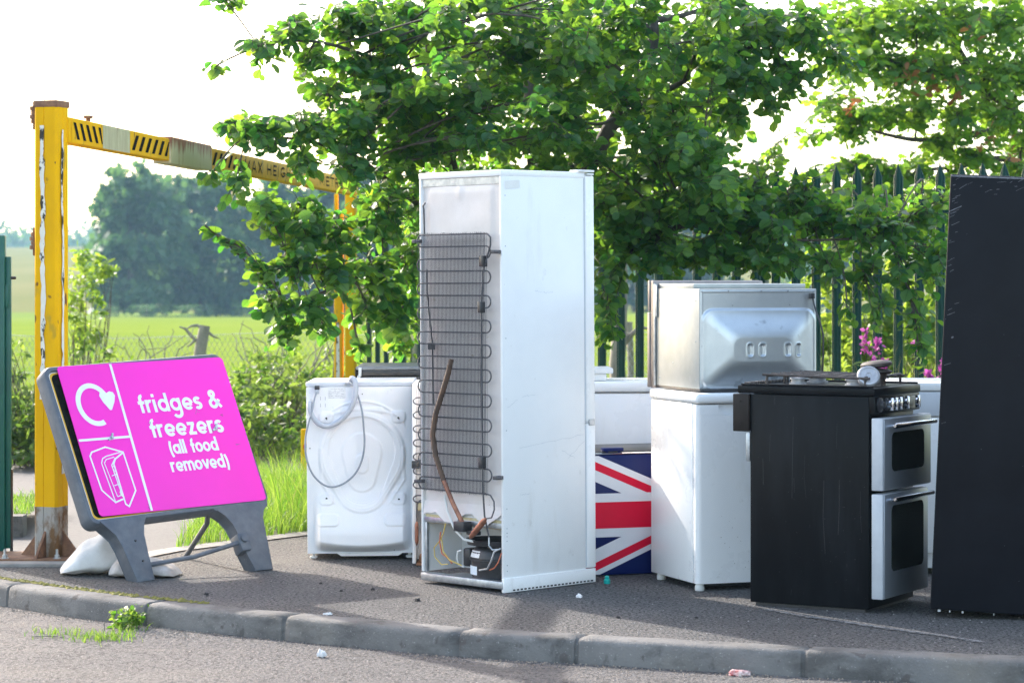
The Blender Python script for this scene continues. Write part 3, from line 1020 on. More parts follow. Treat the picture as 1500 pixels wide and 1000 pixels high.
def leg(pts, name='leg'):
    mb = MB()
    k = len(pts)
    # moulded plastic leg: a channel with a rim proud of the web
    zs = (-.070, .006)
    vs = [Ms @ Vector((x, y, z)) for z in zs for x, y in pts]
    mb.raw(vs, [tuple(range(k - 1, -1, -1)), tuple(range(k, 2 * k))] + [(i, (i + 1) % k, k + (i + 1) % k, k + i) for i in range(k)])
    es = [e for e in mb.bm.edges]
    bmesh.ops.bevel(mb.bm, geom=es, offset=.006, segments=2, profile=.5, affect='EDGES')
    return mb.build(name, M['sign_frame'], sg)


leg([(.035, .018), (.30, .018), (.285, -.010), (.262, -.035), (.255, -.075), (.238, -.297), (.140, -.297), (.130, -.12), (.115, -.06), (.085, -.02)])
leg([(.65, .018), (.975, .018), (.965, -.015), (.930, -.03), (.910, -.07), (.880, -.330), (.775, -.325), (.765, -.22), (.752, -.21), (.752, -.14), (.745, -.08), (.72, -.035), (.675, -.008)])
# rivets and hinge boss
mb = MB()
for x, y in ((.20, -.10), (.205, -.20)):
    mb.lathe([(.006, .006), (.005, .010)], Ms @ Matrix.Translation((x, y, 0)), 8)
mb.build('rivet', M['black_plastic'], sg)
mb = MB()
mb.box(.735, .79, -.225, -.135, -.05, .022, .008, M=Ms)
mb.lathe([(.020, .022), (.020, .034), (.010, .036)], Ms @ Matrix.Translation((.762, -.165, 0)), 12)
mb.build('hinge_block', M['sign_frame'], sg)
# stay bar joining the legs, and the hinged rear legs
mb = MB()
a, b = sp3(.745, -.175, .0), sp3(.235, -.235, -.03)
mb.tube([a, a.lerp(b, .5) + Vector((0, .01, -.004)), b + Vector((0, .04, .02))], .011, 8)
mb.build('stay_bar', M['sign_frame'], sg)
for x in (.27, .70):
    mb = MB()
    top = sp3(x, .06, -.07)
    bot = Vector((top.x - .16, top.y + .42, .0))
    mb.tube([top, top.lerp(bot, .35) + Vector((.03, 0, 0)), bot + Vector((0, 0, .014))], .013, 8)
    mb.build('rear_leg', M['sign_frame'], sg)


# ------------------------------------------------------------------ sandbags
def sack(name, label, loc, sx, sy, sz, yaw, m, seed, hump=0.0, tail=0.0):
    """filled bag: flat seamed ends, sagging belly, creases running into the seams"""
    rs = np.random.default_rng(seed)
    nu, nv = 120, 64
    U, W = np.meshgrid(np.linspace(-1, 1, nu), np.linspace(0, 2 * np.pi, nv, endpoint=False))
    end = np.clip(1 - np.abs(U) ** 3.2, 0, 1)                      # fullness along the bag
    full = end ** .62
    wid = sy * (.50 + .50 * full) * (1 + .10 * U)
    hgt = sz * (full * (.96 + hump * -U) + .012)
    cw, sw = np.cos(W), np.sin(W)
    Y = np.sign(cw) * np.abs(cw) ** .85 * wid
    Z = np.where(sw > 0, np.abs(sw) ** .8, -np.abs(sw) ** .8 * .35) * hgt * .74
    X = U * sx
    # creases fan out of the two seams, finer dents elsewhere
    cre = np.zeros_like(X)
    for q in range(15):
        w0 = rs.uniform(0, 2 * np.pi); s_ = rs.choice((-1, 1)); k_ = rs.uniform(6, 13); ph = rs.uniform(-.3, .3)
        near = np.clip((U * s_ - .05) / .95, 0, 1) ** 1.2 * (1 - np.clip((U * s_ - .86) / .14, 0, 1) * .6)
        cre += near * np.exp(-((np.angle(np.exp(1j * (W - w0 - ph * U)))) * k_ / 2.4) ** 2) * rs.choice((-1, 1, 1)) * .020
    for q in range(10):
        ax, az, ph = rs.uniform(4, 14), rs.integers(1, 5), rs.uniform(0, 6.28)
        cre += np.sin(ax * U + az * W + ph) * .0034
    rad_ = np.hypot(Y, Z) + 1e-6
    f_ = 1 + cre * .5 / np.maximum(rad_, .03) * .9
    Y, Z = Y * f_, Z * f_
    Zc = Z + hgt * .26 + tail * np.clip(U, 0, 1) ** 2
    V = np.stack([X, Y + .02 * np.sin(3 * U), Zc], -1).reshape(-1, 3)
    V[:, 2] -= V[:, 2].min()
    V[:, 2] = np.maximum(V[:, 2], .003 + .004 * (np.sin(V[:, 0] * 60) + 1))
    i = np.arange(nu * nv).reshape(nv, nu)
    Q = np.stack([i[:, :-1], i[:, 1:], np.roll(i, -1, 0)[:, 1:], np.roll(i, -1, 0)[:, :-1]], -1).reshape(-1, 4)
    o = np_mesh(name, V, Q, m, smooth=180)
    o.location = loc
    o.rotation_euler = (0, 0, R(yaw))
    return tag(o, label, 'sandbag', 'sandbags by the sign')


sack('sandbag', 'plump clean white sandbag beside the rusty post foot', (-1.885, 11.86, .0), .205, .13, .195, 12, M['sack'], 4, -.55)
sack('sandbag', 'flattened dirty white sandbag lying under the pink sign', (-1.685, 11.74, .0), .155, .11, .085, -9, M['sack_dirty'], 9, .35)

# ------------------------------------------------------------------ tall fridge freezer, its back towards us
# local frame: back face on y = 0 (x from -FW to 0), body behind it (+y)
FW, FD, FH = .535, .57, 1.83
fr = thing('fridge_freezer', 'tall white fridge freezer showing its black wire condenser and compressor', 'fridge freezer', (-.036, 11.10, .004), -46.2, -.35)
mb = MB()
t = .014
mb.box(-t, 0, 0, FD - .06, .05, FH - .002, .004)                     # right side skin
mb.box(-FW, -FW + t, 0, FD - .06, .05, FH - .002, .004)              # left side skin
mb.box(-FW + t - .001, -t + .001, .014, FD - .062, .295, FH - .03, .0)   # foam block
mb.box(-FW + t - .001, -t + .001, .235, FD - .062, .05, .293, .0)     # wall of the compressor bay
cab = mb.build('cabinet', M['enamel'], fr)
mb = MB()
mb.box(-FW - .002, .002, -.002, FD - .055, FH - .026, FH + .002, .004)
mb.build('top_panel', M['enamel_clean'], fr)
mb = MB()
mb.box(-FW + .001, -.001, .006, .0135, FH - .029 - .03, FH - .027, 0)
mb.build('top_rail', M['galv'], fr)


def back_h(X, Z):
    h = .006 * sstep(.0, .03, -sd_rbox(X, Z, -FW / 2, 1.64, .225, .13, .03))
    h = h + .004 * np.exp(-((X + .27) / .018) ** 2) * sstep(1.70, 1.73, Z) * sstep(1.80, 1.78, Z)
    h = h - .003 * sstep(.012, .0, X + FW - .03) + .0012 * np.sin(X * 21 + Z * 9) + .0008 * np.sin(Z * 31 - X * 13)
    return h


bp = height_panel('back_panel', -FW + t + .001, -t - .001, .355, FH - .06, 50, 130, back_h, M['off_white'], fr, y=.009)
# torn lower edge of the back sheet and the foam behind it
mb = MB()
rr = random.Random(2)
topz = [(x, .37) for x in np.linspace(-FW + t + .002, -t - .002, 26)]
low = [(x, .30 + .022 * math.sin(i * .55) + rr.uniform(-.006, .006) + (.008 if i > 15 else 0)) for i, (x, z) in enumerate(topz)]
n = len(topz)
V = [Vector((x, .0085 - .001, z)) for x, z in topz] + [Vector((x, -.001 + .003 * math.sin(i * .8), z)) for i, (x, z) in enumerate(low)]
mb.raw(V, [(i, i + 1, n + i + 1, n + i) for i in range(n - 1)])
mb.build('torn_sheet', M['off_white'], bp, smooth=60)
mb = MB()
mb.box(-FW + t + .002, -t - .002, .012, .08, .268, .31, .006)
mb.build('foam_edge', M['liner'], fr)
mb = MB()
mb.box(-FW + t, -t, .004, .018, .272, .296, .002)
mb.box(-FW + t, -FW + t + .018, .006, .02, .05, .272, .002)
mb.box(-FW, 0.0, -.006, .05, .012, .045, .004)
mb.box(-FW + t, -t, .04, .235, .012, .026, .002)
mb.build('bay_frame', M['galv'], fr)
# base rail along the side with slots, foot
mb = MB()
mb.box(-.010, .006, -.003, FD - .004, -.003, .060, .003)
rail = mb.build('base_rail', M['enamel_clean'], fr)
mb = MB()
for i in range(22):
    y = .05 + i * .023
    mb.box(.0055, .0068, y, y + .014, .002, .009, 0)
mb.build('slot', M['black_plastic'], rail, smooth=0)
# doors at the far edge
for z0, z1 in ((.062, .71), (.716, FH - .012)):
    mb = MB()
    mb.box(-FW, .006, FD - .056, FD, z0, z1, .008)
    d = mb.build('door', M['enamel_clean'], fr)
    mb = MB()
    mb.box(-FW + .01, .0015, FD - .0605, FD - .0555, z0 + .01, z1 - .01, 0)
    mb.build('door_gasket', M['pale_grey'], d, smooth=0)
mb = MB()
mb.box(-.05, .012, FD - .10, FD - .004, FH + .0015, FH + .012, .002)
mb.box(-.03, .014, FD - .05, FD - .01, FH - .011, FH - .003, .001)
mb.build('hinge', M['white_plastic'], fr)
mb = MB()
mb.box(.004, .012, FD - .045, FD - .01, .70, .728, .002)
mb.build('hinge', M['galv'], fr)
# scuffs and a strip of old tape on the side
mb = MB()
rs = random.Random(11)
sf = lambda y, z, o: Vector((.0008 + o, y, z))
for (y0, z0, y1, z1) in ((.10, .62, .50, .66), (.03, .80, .09, .83), (.12, .845, .2, .85), (.36, .60, .44, .56), (.40, .56, .50, .63), (.1, .415, .16, .42), (.20, 1.305, .245, 1.30), (.25, 1.296, .31, 1.30)):
    m_ = 9
    pts = [(y0 + (y1 - y0) * i / m_ + rs.uniform(-.003, .003), z0 + (z1 - z0) * i / m_ + rs.uniform(-.004, .004)) for i in range(m_ + 1)]
    ribbon(mb, pts, .0016, sf, rs.uniform(0, .0003))
mb.build('scuff', mat('faint_grey_scuff', (.50, .53, .57), (.68, .70, .72), rough=.5, nscale=40), cab, smooth=0)
mb = MB()
ribbon(mb, [(.02, 1.765), (.11, 1.772)], .035, sf, .0004)
mb.build('tape', mat('old_parcel_tape', (.76, .765, .76), (.72, .72, .71), rough=.3, nscale=20), cab, smooth=0)
# rivets up the corner strip
for z in [.09, .115, .22, .24, .255, .275, .36, .7, 1.1, 1.5, 1.72]:
    mb = MB()
    mb.lathe([(.003, 0), (.0025, .0012)], Matrix.Translation((0, .022, z)) @ Matrix.Rotation(R(90), 4, 'Y'), 6)
    mb.build('screw', M['galv'], cab)

# condenser: vertical wires and the serpentine tube
cx0, cx1, cz0, cz1 = -FW + .030, -.062, .425, 1.555
mb = MB()
nw = 50
for i in range(nw):
    x = cx0 + (cx1 - cx0) * (i + .5) / nw
    dz = rs.uniform(-.004, .004)
    for s in (-1, 1):
        xx = x + s * .0018
        mb.tube([(xx, -.034 + s * .0036, cz0 - .006 + dz), (xx, -.034 + s * .0036, cz1 + .006 + dz)], .00105, 4, caps=False)
cond = mb.build('condenser', M['wire'], fr)
nl = 22
zs = [cz1 - (cz1 - cz0) * i / (nl - 1) for i in range(nl)]
pth = []
x_l, x_r = -FW + .040, -.045
rad = (zs[0] - zs[1]) / 2
pth += [(-.075, -.034, zs[0] - .0), (x_r, -.034, zs[0])][:1]
cur = 'L'
for i in range(nl):
    z = zs[i]
    if i % 2 == 0:                                # run towards the left, loop down on the left
        pth += [(x_r - .03, -.034, z), (x_l + .03, -.034, z)] if i else [(x_l + .03, -.034, z)]
        if i < nl - 1:
            pth += [(x_l + .012 - .028 * math.sin(a), -.034, z - rad + rad * math.cos(a)) for a in np.linspace(.15, math.pi - .15, 9)]
    else:
        pth += [(x_l + .03, -.034, z), (x_r - .03, -.034, z)]
        if i < nl - 1:
            pth += [(x_r - .018 + .028 * math.sin(a), -.034, z - rad + rad * math.cos(a)) for a in np.linspace(.15, math.pi - .15, 9)]
# tail: from the last run to the filter drier
pth += [(-.045, -.034, zs[-1] - .004), (-.020, -.036, zs[-1] - .03), (-.014, -.040, zs[-1] - .065), (-.028, -.043, zs[-1] - .10), (-.065, -.046, .318)]
mb = MB()
mb.tube(pth, .0033, 8)
mb.build('serpentine_tube', M['wire'], cond)
mb = MB()
mb.tube([(-.075, -.034, zs[0]), (-.05, -.036, zs[0] - .002), (-.030, -.038, zs[0] - .016), (-.028, -.040, zs[0] - .05), (-.062, -.042, zs[0] - .135), (-.075, -.042, 1.38), (-.085, -.043, 1.2), (-.088, -.043, .9), (-.082, -.043, .55), (-.08, -.043, .42), (-.076, -.04, .33), (-.07, -.02, .235)], .004, 8)
mb.build('discharge_pipe', M['wire'], cond)
for (x, z) in ((-.070, 1.435), (-.084, 1.235), (-.086, .56)):
    mb = MB()
    mb.box(x - .012, x + .010, -.056, -.028, z - .024, z + .024, .002)
    mb.build('pipe_clip', M['black_plastic'], cond)
for (x, z) in ((-.016, zs[1] - .026), (-.010, .497), (-FW + .006, zs[0] - .027), (-FW + .012, .455)):
    mb = MB()
    mb.box(x - .014, x + .012, -.040, .002, z - .008, z + .008, .002)
    mb.tube([(x + .012, -.034, z), (x + .034, -.030, z)], .006, 8)
    mb.build('condenser_bracket', M['wire'], cond)
mb = MB()
mb.tube([(-.48, -.006, 1.40), (-.475, -.008, 1.30), (-.455, -.012, 1.18), (-.44, -.012, 1.08), (-.435, -.01, .8)], .004, 6)
mb.box(-.452, -.425, -.030, -.006, 1.045, 1.075, .002)
mb.build('capillary', M['wire'], fr)
mb = MB()
mb.tube([(-FW + .045, -.003, 1.70), (-FW + .04, -.012, 1.685), (-FW + .04, -.008, 1.67), (-FW + .04, -.005, 1.55)], .004, 6)
mb.build('outlet_stub', M['wire'], fr)
# brown insulated suction pipe
mb = MB()
sp_ = [(-.270, -.052, 1.005), (-.285, -.056, .95), (-.325, -.056, .86), (-.372, -.056, .76), (-.392, -.056, .67), (-.375, -.055, .58), (-.325, -.052, .47)]
mb.tube(sp_, [.010, .0125, .0125, .0125, .0125, .012, .011], 10)
mb.build('taped_pipe', M['tape'], fr)
mb = MB()
mb.tube([(-.325, -.052, .47), (-.275, -.045, .375), (-.222, -.034, .285)], .0105, 10)
mb.build('copper_pipe', M['copper'], fr)
mb = MB()
mb.box(-.262, -.195, -.055, -.004, .252, .295, .003)
mb.box(-.195, -.130, -.040, -.010, .240, .258, .003)
mb.build('pipe_clamp', M['black_plastic'], fr)
mb = MB()
d0, d1 = Vector((-.068, -.047, .312)), Vector((-.150, -.052, .235))
mb.tube([d0.lerp(d1, k_) for k_ in (-.12, .02, .1, .8, .95, 1.1)], [.004, .012, .0135, .0135, .011, .004], 12)
mb.build('filter_drier', M['copper'], fr)
mb = MB()
mb.tube([(-.37, -.006, .40), (-.345, -.012, .33), (-.29, -.02, .255), (-.23, -.02, .215), (-.16, .0, .205), (-.135, .03, .19), (-.13, .07, .17)], .006, 8)
mb.build('drain_tube', M['white_plastic'], fr)
# compressor
CX, CY = -.155, .105
mb = MB()
sx_ = Matrix.Translation((CX, CY, 0)) @ Matrix.Diagonal((1.08, .86, 1, 1))
mb.lathe([(.085, .032), (.108, .042), (.118, .062), (.118, .118), (.1225, .121), (.1225, .130), (.117, .133), (.112, .158), (.094, .178), (.06, .188)], sx_, 36)
comp = mb.build('compressor', M['black_plastic'], fr, smooth=30)
mb = MB()
mb.lathe([(.10, .186), (.132, .189), (.139, .214), (.135, .214), (.128, .194), (.10, .192)], sx_, 36)
mb.build('drip_tray', M['black_plastic'], comp, smooth=30)


def curved_label(a0, a1, z0, z1, r0, r1, m_, name):
    mb = MB()
    k_ = 10
    V = []
    for z, r in ((z0, r0), (z1, r1)):
        V += [sx_ @ Vector((r * math.cos(R(a0 + (a1 - a0) * i / k_)), r * math.sin(R(a0 + (a1 - a0) * i / k_)), z)) for i in range(k_ + 1)]
    mb.raw(V, [(i, i + 1, k_ + 2 + i, k_ + 1 + i) for i in range(k_)])
    return mb.build(name, m_, comp, smooth=60)


curved_label(222, 268, .136, .165, .1185, .109, M['paper'], 'label')
curved_label(212, 262, .060, .098, .1195, .1195, M['bluelabel'], 'label')
mb = MB()
mb.box(CX - .165, CX - .118, CY - .05, CY + .03, .085, .165, .008)
mb.build('relay_box', M['black_plastic'], comp)
mb = MB()
mb.tube([(CX - .165, CY - .055, .155), (CX - .185, CY - .06, .150), (CX - .192, CY - .06, .12), (CX - .185, CY - .055, .09), (CX - .15, CY - .055, .083)], .005, 6)
mb.build('earth_strap', M['white_plastic'], comp)
mb = MB()
mb.tube([(-.005, -.012, .19), (-.035, -.022, .175), (-.050, -.026, .135), (-.075, -.026, .098), (-.13, -.022, .088)], .0042, 8)
mb.tube([(-.07, -.02, .235), (-.068, -.022, .20), (-.050, -.018, .182), (-.02, -.014, .186)], .004, 8)
mb.build('refrigerant_pipe', M['galv'], comp)
mb = MB()
mb.tube([(-.012, .0, .17), (-.015, -.018, .13), (-.035, -.022, .105), (-.062, -.024, .094)], .0028, 6)
mb.build('red_wire', M['red_wire'], comp)
mb = MB()
mb.tube([(-.375, .004, .275), (-.385, -.002, .23), (-.405, .0, .20), (-.455, .005, .16), (-.45, .005, .12), (-.40, .0, .09), (-.36, .002, .095)], .0028, 6)
mb.tube([(-.40, .002, .20), (-.385, -.004, .15), (-.34, -.006, .115), (-.28, .01, .095)], .003, 6)
mb.build('loose_wire', M['yellow_wire'], fr)
mb = MB()
mb.tube([(-.405, .0, .235), (-.41, -.002, .19), (-.39, -.006, .14), (-.355, -.006, .125), (-.33, 0, .10)], .0035, 6)
mb.build('loose_wire', M['red_wire'], fr)
mb = MB()
mb.box(-FW - .0012, -FW + .012, .004, .05, .17, .26, 0)
mb.build('label', M['paper'], fr, smooth=0)

# ------------------------------------------------------------------ washing machine, its pressed back towards us
WW, WH, WD = .515, .83, .50
wm = thing('washing_machine', 'white washing machine showing its embossed back and looped grey hoses', 'washing machine', (-.993, 12.42, 0), 0, -.5)
wm.location.z = .005
mb = MB()
mb.box(0, WW, .012, WD, .022, WH, .006)
mb.build('cabinet', M['enamel_clean'], wm)
mb = MB()
mb.box(-.003, WW + .003, .02, WD + .01, WH + .001, WH + .024, .006)
mb.build('worktop', M['pale_grey'], wm)
SCL = 302.0
xx = lambda px_: (px_ - 450) / SCL
zz = lambda py_: (819 - py_) / SCL


def wm_h(X, Z):
    h = np.zeros_like(X)
    cx_ = xx(531)

    def ridge(d, w, a):
        return a * np.exp(-(d / w) ** 2)
    # drum bulge: rounded triangle in steps
    e1 = sd_egg(X, Z, cx_, zz(668), .212, zz(712), .135)
    e2 = sd_egg(X, Z, cx_, zz(662), .160, zz(708), .105)
    e3 = sd_egg(X, Z, cx_, zz(665), .100, zz(702), .070)
    h += .007 * sstep(.006, -.012, e1) - .005 * sstep(.004, -.008, e2) + .005 * sstep(.004, -.010, e3)
    h += ridge(e1 + .022, .004, .002) - ridge(e2, .0022, .004)
    e4 = sd_rbox(X, Z, xx(531), zz(681), .031, .047, .03)
    h += .005 * sstep(.006, -.006, e4)
    # bolt bosses
    for px_, py_ in ((479, 613), (585, 613), (479, 732), (585, 732)):
        h += .006 * sstep(.006, -.006, sd_rbox(X, Z, xx(px_), zz(py_), .034, .028, .02)) * sstep(-.02, .02, e1 - .0)
    # side stiffeners, top arch
    for px_ in (471, 592):
        h += .003 * sstep(.003, -.003, sd_rbox(X, Z, xx(px_), zz(680), .007, .075, .006))
    arch = np.hypot((X - cx_) / 1.25, Z - zz(716)) - .375
    band = sd_rbox(X, Z, cx_, zz(705), .236, .23, .02)
    h += ridge(np.abs(arch) * 1.0, .008, .004) * sstep(zz(620), zz(600), Z)
    h += .005 * sstep(.004, -.008, sd_rbox(X, Z, xx(532), zz(607), .105, .030, .015)) * (sstep(-.01, .03, e1))
    h += 0
    # lower belly: stands proud, ends in the curved step
    low = np.hypot((X - cx_) / 1.12, (Z - zz(560)) / 1.0)
    R0 = zz(560) - zz(796)
    belly = sstep(zz(735), zz(750), Z) * 0 + sstep(.012, -.03, low - R0 - .034) * sstep(zz(739), zz(748), Z * 1.0)
    h += .070 * sstep(.066, .006, low - R0) * sstep(.0, .26, zz(708) - Z) * sstep(.240, .195, np.abs(X - cx_))
    # stiffeners in the belly
    pan = sd_egg(X, Z, cx_, zz(664), .246, zz(706), .17)
    for s in (-1, 1):
        dx_, dz_ = X - (cx_ + s * .165), Z - zz(762)
        q = sd_rbox(dx_ + s * dz_ * .0, dz_, 0, 0, .055, .030, .02)
        h += .005 * sstep(.004, -.006, q) * sstep(0, .01, pan)
    h += ridge(pan, .006, .004) * sstep(zz(738), zz(745), Z * -1 + 2 * zz(740)) * sstep(.22, .2, np.abs(X - cx_))
    edge = sd_rbox(X, Z, WW / 2, .022 + (WH - .022) / 2, WW / 2, (WH - .022) / 2, .004)
    return h * sstep(-.004, -.02, edge) - .0


wb = height_panel('back_panel', .001, WW - .001, .023, WH - .001, 190, 300, wm_h, M['wm_back'], wm, y=.0115)


def wy(x, z):
    return float(.0115 - wm_h(np.array([x]), np.array([z]))[0])


mb = MB()
for px_, py_ in ((479, 613.5), (585, 614), (479, 731), (585, 733), (532.5, 579), (577.5, 807), (455, 610), (455, 658)):
    x, z = xx(px_), zz(py_)
    rr_ = .0048 if 470 < px_ < 590 and 600 < py_ < 740 else .003
    mb.lathe([(rr_, 0), (rr_, .001)], Matrix.Translation((x, wy(x, z) - .0002, z)) @ Matrix.Rotation(R(90), 4, 'X'), 10)
    if rr_ > .004:
        mb.box(x + .001, x + .006, wy(x, z) - .0009, wy(x, z) - .0002, z - .009, z + .001)
mb.build('bolt_hole', M['black_plastic'], wb, smooth=0)
mb = MB()
for px_, py_ in ((471, 585), (478, 585), (471, 595), (478, 595)):
    x, z = xx(px_), zz(py_)
    mb.box(x - .001, x + .0015, wy(x, z) - .0008, wy(x, z) - .0002, z - .009, z + .009)
mb.build('vent_slot', M['print'], wb, smooth=0)
mb = MB()
x0_, x1_, z0_, z1_ = xx(482), xx(508), zz(585), zz(569.5)
yl = wy(xx(495), zz(577)) - .0012
mb.box(x0_, x1_, yl, yl + .001, z0_, z1_)
lab = mb.build('rating_label', M['paper'], wb, smooth=0)
mb = MB()
rl = random.Random(8)
for r_i in range(6):
    z = z1_ - .005 - r_i * .0085
    x = x0_ + .004
    while x < x1_ - .008:
        w_ = rl.uniform(.004, .016)
        if rl.random() < .72:
            mb.raw([(x, yl - .0004, z), (min(x + w_, x1_ - .003), yl - .0004, z), (min(x + w_, x1_ - .003), yl - .0004, z - .0022), (x, yl - .0004, z - .0022)], [(0, 1, 2, 3)])
        x += w_ + .003
mb.build('small_print', M['print'], lab, smooth=0)


def corrugated(path, r, name, m_, parent, sub=10):
    P = []
    V = [Vector(p) for p in path]
    for i in range(len(V) - 1):
        p0, p1, p2, p3 = V[max(i - 1, 0)], V[i], V[i + 1], V[min(i + 2, len(V) - 1)]
        for j in range(sub):
            t_ = j / sub
            P.append(0.5 * ((2 * p1) + (p2 - p0) * t_ + (2 * p0 - 5 * p1 + 4 * p2 - p3) * t_ * t_ + (3 * p1 - p0 - 3 * p2 + p3) * t_ ** 3))
    P.append(V[-1])
    rs_ = [r * (1 + .05 * (i % 2)) for i in range(len(P))]
    mb = MB()
    mb.tube(P, rs_, 12)
    return mb.build(name, m_, parent, smooth=60)


hp = [(515, 562, .03), (518, 555.5, -.012), (523, 561, -.030), (523.5, 578, -.034), (519, 594, -.034), (510, 608, -.034), (497, 619, -.034), (482, 625, -.034), (469, 621, -.034), (460, 610, -.032), (456, 598, -.026), (456.5, 590, -.014)]
corrugated([(xx(a), c_y, zz(b)) for a, b, c_y in hp], .0125, 'drain_hose', M['hose'], wm)
cp = [(466, 575, -.022), (463, 586, -.026), (460.5, 600, -.040), (456, 615, -.046), (451, 635, -.038), (449.5, 655, -.042), (452, 675, -.042), (459, 693, -.042), (470, 706, -.042), (483, 713, -.042), (497, 712, -.042), (512, 704, -.042), (525, 690, -.042), (533, 671, -.042), (536, 650, -.042), (535, 628, -.042), (533, 605, -.040), (529, 588, -.03), (524, 573, -.03), (521, 563, -.01), (521, 556, .02)]
corrugated([(xx(a), c_y, zz(b)) for a, b, c_y in cp], .0046, 'power_cord', M['cord'], wm, 5)
mb = MB()
mb.box(xx(463), xx(470), -.014, .012, zz(572), zz(566), .002)
mb.build('inlet_valve', M['black_plastic'], wm)
mb = MB()
mb.box(xx(463.5), xx(469.5), -.026, .006, zz(578), zz(572), .003)
mb.build('hose_nut', M['hose'], wm)
mb = MB()
mb.tube([(xx(456), -.006, zz(591)), (xx(457.5), -.012, zz(585)), (xx(459), -.004, zz(587)), (xx(459), .008, zz(589))], .0022, 6)
mb.tube([(xx(507), .02, zz(566)), (xx(509), -.004, zz(562)), (xx(514), -.014, zz(561)), (xx(519), -.016, zz(565))], .0045, 6)
mb.build('hose_hook', M['white_plastic'], wm)
for x in (.018, WW - .03):
    for y in (.04, WD - .06):
        mb = MB()
        mb.lathe([(.014, -.004), (.019, 0), (.019, .009), (.008, .011), (.008, .024)], Matrix.Translation((x + .01, y, 0)), 14)
        mb.build('foot', M['white_plastic'], wm)
mb = MB()
mb.prism([(.145, .0225), (.46, .0225), (.44, .010), (.165, .010)], .006, WD - .1)
mb.build('base_pan', M['enamel_clean'], wm)

# ------------------------------------------------------------------ black appliance standing behind it
bo = thing('black_oven', 'black oven with a steel edge behind the washing machine', 'oven', (-.803, 13.10, 0))
mb = MB()
mb.box(0, .60, .02, .58, .02, .86, .006)
mb.box(0, .022, 0, .03, .80, .905, .003)
mb.build('cabinet', M['black_enamel'], bo)
mb = MB()
mb.box(.005, .60, -.004, .58, .894, .912, .004)
mb.build('steel_edge', mat('dull_grey_steel', (.20, .22, .24), (.14, .155, .17), rough=.45, metal=.5, nscale=16), bo)
mb = MB()
mb.box(.022, .60, .006, .022, .80, .830, .002)
mb.box(.022, .60, .012, .022, .832, .862, .004)
mb.box(.022, .60, .0, .022, .866, .8935, .003)
mb.build('control_strip', M['black_plastic'], bo)
mb = MB()
mb.box(.018, .034, -.018, -.002, .86, .908, .002)
mb.box(.010, .026, -.022, -.008, .828, .868, .002, M=Matrix.Translation((.018, 0, .848)) @ Matrix.Rotation(.25, 4, 'Y') @ Matrix.Translation((-.018, 0, -.848)))
mb.build('latch', M['galv'], bo)

# ------------------------------------------------------------------ under-counter fridge between washing machine and tall fridge
uf = thing('small_fridge', 'low white fridge with wire loops squeezed behind the tall fridge freezer', 'fridge', (-.473, 12.14, 0))
mb = MB()
mb.box(0, .52, .02, .50, .28, .862, .004)
mb.box(0, .018, 0, .50, .012, .864, .004)
mb.box(.502, .52, 0, .50, .012, .864, .004)
mb.box(.018, .502, .2, .50, .012, .28, 0)
mb.build('cabinet', M['enamel'], uf)
mb = MB()
mb.box(.019, .501, .010, .0195, .30, .85, .003)
mb.build('back_panel', M['off_white'], uf)
mb = MB()
mb.box(.019, .12, .012, .05, .262, .30, .004)
mb.build('foam_edge', M['liner'], uf)
p_ = []
zs2 = [.80 - i * .033 for i in range(17)]
for i, z in enumerate(zs2):
    if i % 2 == 0:
        p_ += [(.48, -.03, z), (.045, -.03, z)]
        if i < 16:
            p_ += [(.030 - .024 * math.sin(a), -.03, z - .0165 + .0165 * math.cos(a)) for a in np.linspace(.1, math.pi - .1, 8)]
    else:
        p_ += [(.045, -.03, z), (.48, -.03, z)]
mb = MB()
mb.tube(p_, .0032, 8)
for i in range(40):
    x = .05 + i * .011
    mb.tube([(x, -.034, .26), (x, -.034, .81)], .001, 4, caps=False)
mb.build('condenser', M['wire'], uf)
mb = MB()
mb.tube([(.06, -.02, .315), (.035, -.024, .312), (.024, -.026, .295), (.022, -.026, .24), (.022, -.026, .215)], .0035, 8)
mb.build('pipe', M['wire'], uf)
mb = MB()
mb.tube([(.022, -.026, z) for z in (.215, .205, .195, .125, .112, .10)], [.003, .008, .0095, .0095, .007, .002], 10)
mb.build('filter_drier', M['copper'], uf)
mb = MB()
mb.box(-.002, .04, -.03, .0, .465, .50, .003)
mb.box(.006, .03, -.032, -.029, .472, .492, .002)
mb.build('socket', M['black_plastic'], uf)
mb = MB()
mb.box(.018, .10, -.004, .15, .004, .012, .002)
mb.box(.03, .09, .03, .1, .012, .05, .008)
mb.build('base_tray', M['rust'], uf)

# ------------------------------------------------------------------ box fridge with a flag front
ff = thing('flag_fridge', 'low appliance with a Union Jack painted front and dark blue handle', 'fridge', (.335, 11.71, 0), 19)
BW, BH, BD = 1.12, .575, .46
mb = MB()
mb.box(0, BW, .02, BD, .006, BH - .012, .008)
mb.build('cabinet', M['flag_blue'], ff)
mb = MB()
mb.box(-.002, BW + .002, 0.0, .0205, .004, BH - .02, .006)
door = mb.build('door', M['flag_blue'], ff)
fz0, fz1 = .004, BH - .02


